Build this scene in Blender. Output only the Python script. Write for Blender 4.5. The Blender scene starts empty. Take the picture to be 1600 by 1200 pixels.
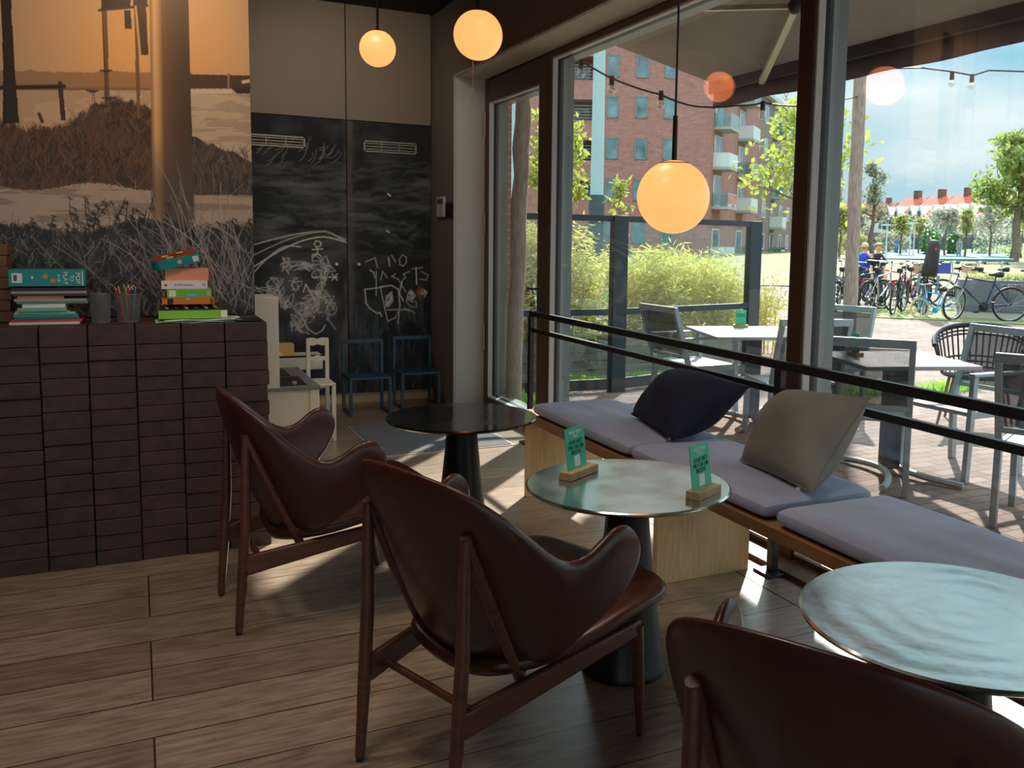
import bpy, math, random
import numpy as np
from mathutils import Vector, Matrix
random.seed(7); RNG = np.random.default_rng(7)
C = bpy.context.scene.collection
S = bpy.context.scene
PI = math.pi
# ------------------------------------------------------------ camera
FPX, CX, CY = 1409.316, 922.855, 530.154
YAW, PIT, ROL, H = -.466167205, -.10889067, .0187256768, 1.42
def _rot(a, b, c):
    B = np.array([[1,0,0],[0,0,-1],[0,1,0]], float)
    Ra = np.array([[math.cos(a),-math.sin(a),0],[math.sin(a),math.cos(a),0],[0,0,1]])
    Rb = np.array([[1,0,0],[0,math.cos(b),-math.sin(b)],[0,math.sin(b),math.cos(b)]])
    Rc = np.array([[math.cos(c),-math.sin(c),0],[math.sin(c),math.cos(c),0],[0,0,1]])
    return Ra @ B @ Rb @ Rc
RM = _rot(YAW, PIT, ROL); CAM = np.array([0, 0, H])
def at(px, py, ax, val):
    """world point seen at photo pixel (px,py) on the plane axis ax = val"""
    d = RM @ np.array([(px-CX)/FPX, -(py-CY)/FPX, -1.]); t = (val-CAM[ax])/d[ax]
    return tuple(float(v) for v in CAM + t*d)
def depth(px, py, dist):
    """world point at photo pixel (px,py), dist metres along the viewing direction"""
    d = RM @ np.array([(px-CX)/FPX, -(py-CY)/FPX, -1.])
    return tuple(float(v) for v in CAM + dist*d)
cd = bpy.data.cameras.new('camera'); cam = bpy.data.objects.new('camera', cd); C.objects.link(cam)
cd.sensor_width = 36; cd.lens = FPX/1600*36; cd.shift_x = (800-CX)/1600; cd.shift_y = -(600-CY)/1600
cd.clip_start = .05; cd.clip_end = 400
cam.matrix_world = Matrix.Translation((0, 0, H)) @ Matrix([list(r) for r in RM]).to_4x4()
S.camera = cam
# ------------------------------------------------------------ colour management, render settings
S.view_settings.view_transform = 'Standard'; S.view_settings.look = 'None'
S.view_settings.gamma = 1; S.view_settings.use_curve_mapping = False
S.view_settings.exposure = 1.85
S.cycles.use_denoising = True
S.cycles.max_bounces = 8; S.cycles.diffuse_bounces = 4; S.cycles.glossy_bounces = 3
S.cycles.transparent_max_bounces = 16; S.cycles.transmission_bounces = 4
S.cycles.caustics_reflective = False; S.cycles.caustics_refractive = False
S.cycles.sample_clamp_indirect = 6
# ------------------------------------------------------------ sky
W = bpy.data.worlds.new('sky'); S.world = W; W.use_nodes = True
nt = W.node_tree; nt.nodes.clear()
tc = nt.nodes.new('ShaderNodeTexCoord'); mp = nt.nodes.new('ShaderNodeMapping'); mp.inputs['Scale'].default_value = (1.6, 1.6, 5.5)
no = nt.nodes.new('ShaderNodeTexNoise'); no.inputs['Scale'].default_value = 1.7; no.inputs['Detail'].default_value = 5; no.inputs['Roughness'].default_value = .5
cr = nt.nodes.new('ShaderNodeValToRGB')
cr.color_ramp.elements[0].position = .30; cr.color_ramp.elements[0].color = (.16, .37, .48, 1)
cr.color_ramp.elements[1].position = .60; cr.color_ramp.elements[1].color = (.54, .62, .635, 1)
bg = nt.nodes.new('ShaderNodeBackground'); bg.inputs['Strength'].default_value = 1.0
ou = nt.nodes.new('ShaderNodeOutputWorld')
# overcast sky: brighter towards the zenith
sx = nt.nodes.new('ShaderNodeSeparateXYZ'); mu = nt.nodes.new('ShaderNodeMath'); mu.operation = 'MULTIPLY'; ma = nt.nodes.new('ShaderNodeMath'); ma.operation = 'MULTIPLY_ADD'; ma.inputs[1].default_value = 2.3; ma.inputs[2].default_value = .50
for a, b in ((tc.outputs['Generated'], mp.inputs['Vector']), (mp.outputs['Vector'], no.inputs['Vector']), (no.outputs['Fac'], cr.inputs['Fac']), (cr.outputs['Color'], bg.inputs['Color']), (bg.outputs['Background'], ou.inputs['Surface']),
             (tc.outputs['Generated'], sx.inputs['Vector']), (sx.outputs['Z'], mu.inputs[0]), (sx.outputs['Z'], mu.inputs[1]), (mu.outputs['Value'], ma.inputs[0]), (ma.outputs['Value'], bg.inputs['Strength'])):
    nt.links.new(a, b)
# ------------------------------------------------------------ sun
SUN_AZ, SUN_EL = math.radians(47.5), math.radians(36)
sl = bpy.data.lights.new('sun', 'SUN'); sl.energy = 3.3; sl.angle = math.radians(1.2); sl.color = (1, .94, .84)
so = bpy.data.objects.new('sun', sl); C.objects.link(so)
sd = Vector((math.cos(SUN_AZ)*math.cos(SUN_EL), math.sin(SUN_AZ)*math.cos(SUN_EL), math.sin(SUN_EL)))
so.rotation_euler = sd.to_track_quat('Z', 'Y').to_euler(); so.location = sd*30

# ------------------------------------------------------------ materials
def srgb(r, g, b):
    f = lambda c: (c/255/12.92 if c/255 <= .04045 else ((c/255+.055)/1.055)**2.4)
    return (f(r), f(g), f(b))
MATS = {}
def mat(name, col, rough=.6, metal=0., var=0., scale=8., stretch=(1,1,1), bump=0., spec=.5, sheen=0., coat=0., col2=None, detail=4, rvar=0.):
    if name in MATS: return MATS[name]
    m = bpy.data.materials.new(name); m.use_nodes = True; MATS[name] = m
    n = m.node_tree.nodes; l = m.node_tree.links; b = n['Principled BSDF']
    b.inputs['Base Color'].default_value = (*col, 1); b.inputs['Roughness'].default_value = rough
    b.inputs['Metallic'].default_value = metal; b.inputs['Specular IOR Level'].default_value = spec
    if sheen: b.inputs['Sheen Weight'].default_value = sheen
    if coat: b.inputs['Coat Weight'].default_value = coat; b.inputs['Coat Roughness'].default_value = .15
    if var or bump or rvar:
        t = n.new('ShaderNodeTexCoord'); mp = n.new('ShaderNodeMapping'); mp.inputs['Scale'].default_value = stretch
        ns = n.new('ShaderNodeTexNoise'); ns.inputs['Scale'].default_value = scale; ns.inputs['Detail'].default_value = detail
        l.new(t.outputs['Object'], mp.inputs['Vector']); l.new(mp.outputs['Vector'], ns.inputs['Vector'])
        if var:
            r = n.new('ShaderNodeValToRGB'); c2 = col2 or tuple(min(1, c*(1+var)) for c in col); c1 = tuple(c*(1-var) for c in col) if not col2 else col
            r.color_ramp.elements[0].position = .3; r.color_ramp.elements[1].position = .7
            r.color_ramp.elements[0].color = (*c1, 1); r.color_ramp.elements[1].color = (*c2, 1)
            l.new(ns.outputs['Fac'], r.inputs['Fac']); l.new(r.outputs['Color'], b.inputs['Base Color'])
        if rvar:
            mr = n.new('ShaderNodeMapRange'); mr.inputs['To Min'].default_value = rough-rvar; mr.inputs['To Max'].default_value = rough+rvar
            mr.inputs['From Min'].default_value = .35; mr.inputs['From Max'].default_value = .65
            l.new(ns.outputs['Fac'], mr.inputs['Value']); l.new(mr.outputs['Result'], b.inputs['Roughness'])
        if bump:
            bp = n.new('ShaderNodeBump'); bp.inputs['Strength'].default_value = bump; bp.inputs['Distance'].default_value = .01
            l.new(ns.outputs['Fac'], bp.inputs['Height']); l.new(bp.outputs['Normal'], b.inputs['Normal'])
    return m
def emis(name, col, st):
    if name in MATS: return MATS[name]
    m = bpy.data.materials.new(name); m.use_nodes = True; MATS[name] = m
    b = m.node_tree.nodes['Principled BSDF']; b.inputs['Base Color'].default_value = (*[min(1, c) for c in col], 1); b.inputs['Roughness'].default_value = .35
    b.inputs['Emission Color'].default_value = (*col, 1); b.inputs['Emission Strength'].default_value = st
    return m
def glassmat(name, tint, base, edge, rough=.0):
    if name in MATS: return MATS[name]
    m = bpy.data.materials.new(name); m.use_nodes = True; MATS[name] = m
    n = m.node_tree.nodes; l = m.node_tree.links; n.clear()
    o = n.new('ShaderNodeOutputMaterial'); tr = n.new('ShaderNodeBsdfTransparent'); tr.inputs['Color'].default_value = (*tint, 1)
    g = n.new('ShaderNodeBsdfGlossy'); g.inputs['Roughness'].default_value = rough; g.inputs['Color'].default_value = (1, 1, 1, 1)
    f = n.new('ShaderNodeLayerWeight'); pw = n.new('ShaderNodeMath'); pw.operation = 'POWER'; pw.inputs[1].default_value = 4
    mr = n.new('ShaderNodeMapRange'); mr.inputs['From Min'].default_value = 0; mr.inputs['From Max'].default_value = 1; mr.inputs['To Min'].default_value = base; mr.inputs['To Max'].default_value = edge
    l.new(f.outputs['Facing'], pw.inputs[0])
    mx = n.new('ShaderNodeMixShader')
    l.new(pw.outputs['Value'], mr.inputs['Value']); l.new(mr.outputs['Result'], mx.inputs['Fac']); l.new(tr.outputs['BSDF'], mx.inputs[1]); l.new(g.outputs['BSDF'], mx.inputs[2]); l.new(mx.outputs['Shader'], o.inputs['Surface'])
    return m
def brickmat(name, c1, c2, mortar, bw, rh, ms=.008, rough=.8, rot=(0,0,0), noise=.25, bump=.3, off=.5, grain=None, spec=.3):
    if name in MATS: return MATS[name]
    m = bpy.data.materials.new(name); m.use_nodes = True; MATS[name] = m
    n = m.node_tree.nodes; l = m.node_tree.links; b = n['Principled BSDF']; b.inputs['Roughness'].default_value = rough; b.inputs['Specular IOR Level'].default_value = spec
    t = n.new('ShaderNodeTexCoord'); mp = n.new('ShaderNodeMapping'); mp.inputs['Rotation'].default_value = rot
    br = n.new('ShaderNodeTexBrick'); br.inputs['Scale'].default_value = 1; br.inputs['Brick Width'].default_value = bw; br.inputs['Row Height'].default_value = rh
    br.inputs['Mortar Size'].default_value = ms; br.inputs['Mortar Smooth'].default_value = .1; br.offset = off; br.offset_frequency = 3 if grain and bw > 1 else 2
    br.inputs['Color1'].default_value = (*c1, 1); br.inputs['Color2'].default_value = (*c2, 1); br.inputs['Mortar'].default_value = (*mortar, 1); br.inputs['Bias'].default_value = 0
    l.new(t.outputs['Object'], mp.inputs['Vector']); l.new(mp.outputs['Vector'], br.inputs['Vector'])
    ns = n.new('ShaderNodeTexNoise'); ns.inputs['Scale'].default_value = grain[0] if grain else 3; ns.inputs['Detail'].default_value = 6
    mp2 = n.new('ShaderNodeMapping'); mp2.inputs['Scale'].default_value = grain[1] if grain else (1, 1, 1)
    l.new(t.outputs['Object'], mp2.inputs['Vector']); l.new(mp2.outputs['Vector'], ns.inputs['Vector'])
    rp = n.new('ShaderNodeMapRange'); rp.inputs['From Min'].default_value = .3; rp.inputs['From Max'].default_value = .7; rp.inputs['To Min'].default_value = 1-noise; rp.inputs['To Max'].default_value = 1+noise
    l.new(ns.outputs['Fac'], rp.inputs['Value'])
    vm = n.new('ShaderNodeVectorMath'); vm.operation = 'SCALE'; l.new(br.outputs['Color'], vm.inputs[0]); l.new(rp.outputs['Result'], vm.inputs['Scale'])
    l.new(vm.outputs['Vector'], b.inputs['Base Color'])
    if bump:
        bp = n.new('ShaderNodeBump'); bp.inputs['Strength'].default_value = bump; bp.inputs['Distance'].default_value = .01; bp.invert = True
        l.new(br.outputs['Fac'], bp.inputs['Height']); l.new(bp.outputs['Normal'], b.inputs['Normal'])
    return m
def paintmat(name, rough=.6, spec=.4):
    if name in MATS: return MATS[name]
    m = bpy.data.materials.new(name); m.use_nodes = True; MATS[name] = m
    n = m.node_tree.nodes; l = m.node_tree.links; b = n['Principled BSDF']; b.inputs['Roughness'].default_value = rough; b.inputs['Specular IOR Level'].default_value = spec
    a = n.new('ShaderNodeAttribute'); a.attribute_name = 'print'; l.new(a.outputs['Color'], b.inputs['Base Color'])
    return m

# ------------------------------------------------------------ mesh helpers
def v3(a): return Vector(a)
class G:
    def __init__(s): s.v = []; s.f = []; s.mi = []; s.cur = 0
    def add(s, vs, fs):
        o = len(s.v); s.v += [tuple(v) for v in vs]; s.f += [tuple(i+o for i in f) for f in fs]; s.mi += [s.cur]*len(fs); return s
    def mat(s, i): s.cur = i; return s
    def box(s, x0, y0, z0, x1, y1, z1, M=None):
        vs = [Vector((x, y, z)) for x in (x0, x1) for y in (y0, y1) for z in (z0, z1)]
        if M is not None: vs = [M @ v for v in vs]
        return s.add(vs, [(0,1,3,2),(4,6,7,5),(0,4,5,1),(2,3,7,6),(0,2,6,4),(1,5,7,3)])
    def beam(s, p, q, w, h, up=(0,0,1), w2=None, h2=None):
        p, q = v3(p), v3(q); d = (q-p).normalized(); u = v3(up)
        sd_ = d.cross(u)
        if sd_.length < 1e-4: sd_ = d.cross(Vector((1,0,0)))
        sd_.normalize(); u = sd_.cross(d).normalized(); w2 = w if w2 is None else w2; h2 = h if h2 is None else h2
        vs = []
        for c, a, b in ((p, w, h), (q, w2, h2)):
            for sx, sz in ((-1,-1),(1,-1),(1,1),(-1,1)): vs.append(c + sd_*sx*a/2 + u*sz*b/2)
        return s.add(vs, [(0,1,2,3),(7,6,5,4),(0,4,5,1),(1,5,6,2),(2,6,7,3),(3,7,4,0)])
    def tube(s, pts, rs, n=10, closed=False, cap=True):
        pts = [v3(p) for p in pts]; m = len(pts)
        if not hasattr(rs, '__len__'): rs = [rs]*m
        rings = []; prev = None
        for i, p in enumerate(pts):
            if closed: t = pts[(i+1) % m]-pts[i-1]
            else: t = pts[min(i+1, m-1)]-pts[max(i-1, 0)]
            t.normalize()
            if prev is None:
                a = Vector((0,0,1)) if abs(t.z) < .9 else Vector((1,0,0)); a = (a - t*a.dot(t)).normalized()
            else:
                a = prev - t*prev.dot(t)
                a = a.normalized() if a.length > 1e-5 else Vector((1,0,0))
            prev = a; b = t.cross(a)
            rings.append([p + (a*math.cos(2*PI*k/n)+b*math.sin(2*PI*k/n))*rs[i] for k in range(n)])
        vs = [v for r in rings for v in r]; fs = []
        for i in range(m if closed else m-1):
            j = (i+1) % m
            for k in range(n): fs.append((i*n+k, i*n+(k+1) % n, j*n+(k+1) % n, j*n+k))
        if cap and not closed: fs.append(tuple(reversed(range(n)))); fs.append(tuple((m-1)*n+k for k in range(n)))
        return s.add(vs, fs)
    def cyl(s, p, q, r0, r1=None, n=16): return s.tube([p, q], [r0, r0 if r1 is None else r1], n)
    def lathe(s, prof, c=(0,0,0), n=32, M=None):
        vs = []; fs = []; m = len(prof)
        for r, z in prof:
            for k in range(n): vs.append(Vector((c[0]+r*math.cos(2*PI*k/n), c[1]+r*math.sin(2*PI*k/n), c[2]+z)))
        if M is not None: vs = [M @ v for v in vs]
        for i in range(m-1):
            for k in range(n): fs.append((i*n+k, i*n+(k+1) % n, (i+1)*n+(k+1) % n, (i+1)*n+k))
        fs.append(tuple(reversed(range(n)))); fs.append(tuple((m-1)*n+k for k in range(n)))
        return s.add(vs, fs)
    def sphere(s, c, r, n=16, sc=(1,1,1)):
        m = n//2; vs = []; fs = []
        for i in range(1, m):
            a = PI*i/m
            for k in range(n): vs.append((c[0]+r*sc[0]*math.sin(a)*math.cos(2*PI*k/n), c[1]+r*sc[1]*math.sin(a)*math.sin(2*PI*k/n), c[2]+r*sc[2]*math.cos(a)))
        vs.append((c[0], c[1], c[2]+r*sc[2])); vs.append((c[0], c[1], c[2]-r*sc[2])); T = len(vs)-2
        for i in range(m-2):
            for k in range(n): fs.append((i*n+k, (i+1)*n+k, (i+1)*n+(k+1) % n, i*n+(k+1) % n))
        for k in range(n): fs.append((T, k, (k+1) % n)); fs.append((T+1, (m-2)*n+(k+1) % n, (m-2)*n+k))
        return s.add(vs, fs)
    def prism(s, poly, z0, z1, M=None):
        n = len(poly); vs = [Vector((x, y, z0)) for x, y in poly]+[Vector((x, y, z1)) for x, y in poly]
        if M is not None: vs = [M @ v for v in vs]
        return s.add(vs, [tuple(reversed(range(n))), tuple(range(n, 2*n))]+[(i, (i+1) % n, n+(i+1) % n, n+i) for i in range(n)])
    def quad(s, a, b, c, d): return s.add([a, b, c, d], [(0,1,2,3)])
    def ob(s, name, m, parent=None, smooth=35, bevel=0., sub=0, solid=0., off=0.):
        me = bpy.data.meshes.new(name); me.from_pydata(s.v, [], s.f)
        for mm in (m if isinstance(m, (list, tuple)) else [m]): me.materials.append(mm)
        if isinstance(m, (list, tuple)): me.polygons.foreach_set('material_index', s.mi)
        me.update()
        if smooth:
            me.shade_smooth()
            if smooth < 179: me.set_sharp_from_angle(angle=math.radians(smooth))
        o = bpy.data.objects.new(name, me); C.objects.link(o)
        if parent is not None: o.parent = parent
        if solid:
            k = o.modifiers.new('thickness', 'SOLIDIFY'); k.thickness = solid; k.offset = off
        if bevel:
            k = o.modifiers.new('bevel', 'BEVEL'); k.width = bevel; k.segments = 2; k.limit_method = 'ANGLE'; k.angle_limit = math.radians(40); k.harden_normals = False
        if sub:
            k = o.modifiers.new('smooth', 'SUBSURF'); k.levels = sub; k.render_levels = sub
        return o
def tag(o, label=None, cat=None, group=None, kind=None):
    if label: o['label'] = label
    if cat: o['category'] = cat
    if group: o['group'] = group
    if kind: o['kind'] = kind
    return o
def thing(name, label, cat, loc=(0,0,0), rz=0., group=None):
    o = bpy.data.objects.new(name, None); o.empty_display_size = .1; C.objects.link(o); o.location = loc; o.rotation_euler = (0, 0, rz)
    return tag(o, label, cat, group)
def struct(o): o['kind'] = 'structure'; return o
def dup(root, loc, rz, label, group=None):
    r = root.copy(); C.objects.link(r); r.location = loc; r.rotation_euler = (0, 0, rz)
    r['label'] = label
    if group: r['group'] = group
    for ch in list(root.children):
        c = ch.copy(); C.objects.link(c); c.parent = r
        for g in ch.children:
            d = g.copy(); C.objects.link(d); d.parent = c
    return r
def text(s, name, size, m, parent, loc, rot, ext=.0006, align='CENTER', label=None):
    cu = bpy.data.curves.new(name, 'FONT'); cu.body = s; cu.size = size; cu.extrude = ext; cu.align_x = align; cu.align_y = 'CENTER'; cu.resolution_u = 2
    t = bpy.data.objects.new(name+'_src', cu); C.objects.link(t)
    dg = bpy.context.evaluated_depsgraph_get(); me = bpy.data.meshes.new_from_object(t.evaluated_get(dg)); me.name = name
    bpy.data.objects.remove(t); me.materials.clear(); me.materials.append(m)
    o = bpy.data.objects.new(name, me); C.objects.link(o); o.parent = parent; o.location = loc; o.rotation_euler = rot
    if label: o['label'] = label
    return o
# ============================================================ ROOM
XI, XF, XG, XO = 2.32, 2.577, 2.63, 2.74
YB = at(675, 400, 0, XI)[1]; YC = 7.12; ZH = 2.71; ZC = 3.30
M_floor = brickmat('oak_floor', srgb(164,142,120), srgb(138,116,96), srgb(44,32,24), 2.3, .225, ms=.003, rough=.38, noise=.42, bump=.25, off=.37, grain=(9, (.8, 5.5, 1)), spec=.7)
M_taupe = mat('taupe_wall_paint', srgb(126,117,105), .7)
M_light = mat('pale_reveal_paint', srgb(186,186,176), .6)
M_head = mat('beige_header_paint', srgb(190,180,160), .65)
M_frame = mat('taupe_window_frame', srgb(96,74,58), .45)
M_frame_d = mat('dark_brown_frame', srgb(74,46,36), .5)
M_white = mat('white_gasket', srgb(205,205,200), .5)
M_black = mat('black_rubber', (.008,.009,.012), .5)
M_alu = mat('grey_aluminium_cap', srgb(138,152,152), .45, .2)
M_glass = glassmat('window_glass', (.985,.99,.985), .095, .6)
g = G().box(-4.6, -3.6, -.12, XF+.02, YB+.2, 0)
M_floor.node_tree.nodes['Principled BSDF'].inputs['Coat Weight'].default_value = .8; M_floor.node_tree.nodes['Principled BSDF'].inputs['Coat Roughness'].default_value = .28
struct(g.ob('floor', M_floor))
struct(G().box(-4.6, -3.6, ZC, XO, YB+.2, ZC+.15).ob('ceiling', mat('black_ceiling', srgb(22,20,20), .9)))
struct(G().box(-4.6, YB, 0, XO, YB+.2, ZC).ob('wall_back', M_taupe))
struct(G().box(-4.75, -3.6, 0, -4.6, YB+.2, ZC).ob('wall_left', M_taupe))
g = G().box(-4.6, -3.75, 0, -4.3, -3.6, ZC).box(2.3, -3.75, 0, XO, -3.6, ZC).box(-4.3, -3.75, 3.0, 2.3, -3.6, ZC).box(-4.3, -3.75, 0, 2.3, -3.6, .3)
struct(g.ob('wall_front', M_taupe))
o = struct(G().box(-4.3, -3.69, .3, 2.3, -3.68, 3.0).ob('added_window', M_glass))  # unseen rear glazing, added to let in sky light from behind
g = G()
for x in (-4.3, -2.67, -1.04, .59, 2.22): g.box(x, -3.72, .3, x+.08, -3.65, 3.0)
g.box(-4.3, -3.72, .3, 2.3, -3.65, .36).box(-4.3, -3.72, 2.94, 2.3, -3.65, 3.0).ob('window_frame', M_frame, o)
# right wall: column beside the door, header over the windows
g = G().box(XI, YC, 0, XO, YB, ZC).box(XI, -3.6, ZH, XO, YC, ZC)
struct(g.ob('wall_right', M_taupe))
struct(G().box(XI+.012, YC-.006, 0, XF, YC, ZH).ob('trim_1', M_light))
struct(G().box(XI+.012, -3.6, ZH-.006, XF, YC-.006, ZH).ob('trim_2', M_head))
struct(G().box(XI-.006, YC-.002, 0, XI+.014, YC+.012, ZH+.01).box(XI-.006, -3.6, ZH-.006, XI+.004, YC, ZH+.008).ob('trim_3', mat('corner_bead', srgb(176,172,160), .5)))
struct(G().box(-3.0, YB-.018, 0, XI, YB, .085).ob('baseboard_back', mat('pale_skirting', srgb(206,190,150), .6)))
struct(G().box(2.445, -3.6, 0, XF+.02, 5.80, .022).ob('trim_4', mat('oiled_threshold', srgb(112,78,58), .5, var=.15, scale=6, stretch=(8,1,1)), bevel=.004))
struct(G().box(XF, 5.8, 0, XO, YC, .02).ob('trim_5', mat('metal_threshold', srgb(120,124,122), .4, .6)))
struct(G().box(2.285, -3.6, .0002, 2.289, 5.0, .0012).ob('trim_6', mat('floor_joint', srgb(38,26,20), .8)))
# exterior skin of the wall: brick above a grey plinth, beside the door
M_brick = brickmat('facade_brick', srgb(150,84,74), srgb(128,66,60), srgb(150,140,132), .22, .068, ms=.008, rough=.85, rot=(PI/2,0,0), noise=.25)
struct(G().box(XO-.02, 7.20, .6, 2.845, 11.5, 4.2).ob('wall_outside', M_brick))
struct(G().box(XO-.02, 7.19, -.02, 2.86, 11.5, .6).ob('trim_7', mat('plinth_render', srgb(112,120,124), .8)))
struct(G().box(XO-.02, -3.6, 2.75, 2.80, 7.2, 4.2).ob('wall_above', M_brick))

def opening(name, y0, y1, z0, z1, wl, wr, wt, wb, mframe):
    """glazed frame on the right wall; y0 near end, y1 far end; member widths near, far, top, bottom"""
    gy0, gy1, gz0, gz1 = y0+wl, y1-wr, z0+wb, z1-wt
    def ring(g, a, b, x0, x1):
        # a = outer inset, b = inner inset measured from the glass edge
        for (p, q, r, t) in ((gy0-a, gy0-b, gz0-a, gz1+a), (gy1+b, gy1+a, gz0-a, gz1+a), (gy0-b, gy1+b, gz0-a, gz0-b), (gy0-b, gy1+b, gz1+b, gz1+a)):
            g.box(x0, p, r, x1, q, t)
    g = G().box(XF, y0, z0, XG-.02, gy0-.012, z1).box(XF, gy1+.012, z0, XG-.02, y1, z1).box(XF, gy0-.012, gz1+.012, XG-.02, gy1+.012, z1).box(XF, gy0-.012, z0, XG-.02, gy1+.012, gz0-.012)
    r = struct(g.ob(name, mframe, bevel=.003))
    g = G(); ring(g, .0125, .0, XF+.002, XG-.015); g.ob('glazing_bead', M_white, r)
    g = G(); ring(g, .0125, -.0, XG-.015, XG+.03); g.ob('gasket', M_black, r)
    g = G().box(XG+.03, y0, z0, XO, gy0, z1).box(XG+.03, gy1, z0, XO, y1, z1).box(XG+.03, gy0, gz1, XO, gy1, z1).box(XG+.03, gy0, z0, XO, gy1, gz0)
    g.ob('outer_cap', M_alu, r)
    G().box(XG-.004, gy0-.005, gz0-.005, XG+.004, gy1+.005, gz1+.005).ob('pane', M_glass, r)
    return r
Y0 = at(1247, 60, 0, XF)[1]   # far edge of the mullion
d = opening('door_1', 5.86, YC-.01, .02, ZH-.02, .15, .10, .19, .10, M_frame)
g = G().tube([(XF-.055, 5.925, 1.07), (XF-.055, 6.04, 1.07)], .009, 8).tube([(XF, 5.925, 1.07), (XF-.055, 5.925, 1.07)], .009, 8).box(XF-.008, 5.905, .93, XF, 5.945, 1.13)
g.ob('door_handle', mat('brushed_steel', srgb(120,118,112), .35, .9), d)
G().box(XF-.012, 5.90, .86, XF, 5.93, .92).ob('lock', MATS['brushed_steel'], d)
G().cyl((XF-.014, 7.075, 2.24), (XF-.014, 7.075, 2.44), .007).cyl((XF-.014, 7.075, .5), (XF-.014, 7.075, .7), .007).cyl((XF-.014, 7.075, 1.45), (XF-.014, 7.075, 1.62), .007).ob('hinge', mat('hinge_silver', srgb(190,182,170), .4, .5), d)
w1 = opening('window_1', 3.13, 5.855, .022, ZH-.01, .03, .085, .055, .035, M_frame)
w2 = opening('window_2', .25, 3.125, .022, ZH-.01, .06, .065, .055, .035, M_frame_d)
w3 = opening('window_3', -3.5, .24, .022, ZH-.01, .06, .06, .055, .035, M_frame_d)
# brown face of the mullion
struct(G().box(XF-.012, 3.07, .022, XF, 3.165, ZH-.01).ob('trim_8', M_frame_d, bevel=.003))
# mural partition
PX1 = at(398, 450, 1, 4.65)[0]
struct(G().box(-4.6, 4.66, 0, PX1, 4.82, ZC).ob('wall_partition', M_taupe))

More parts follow.
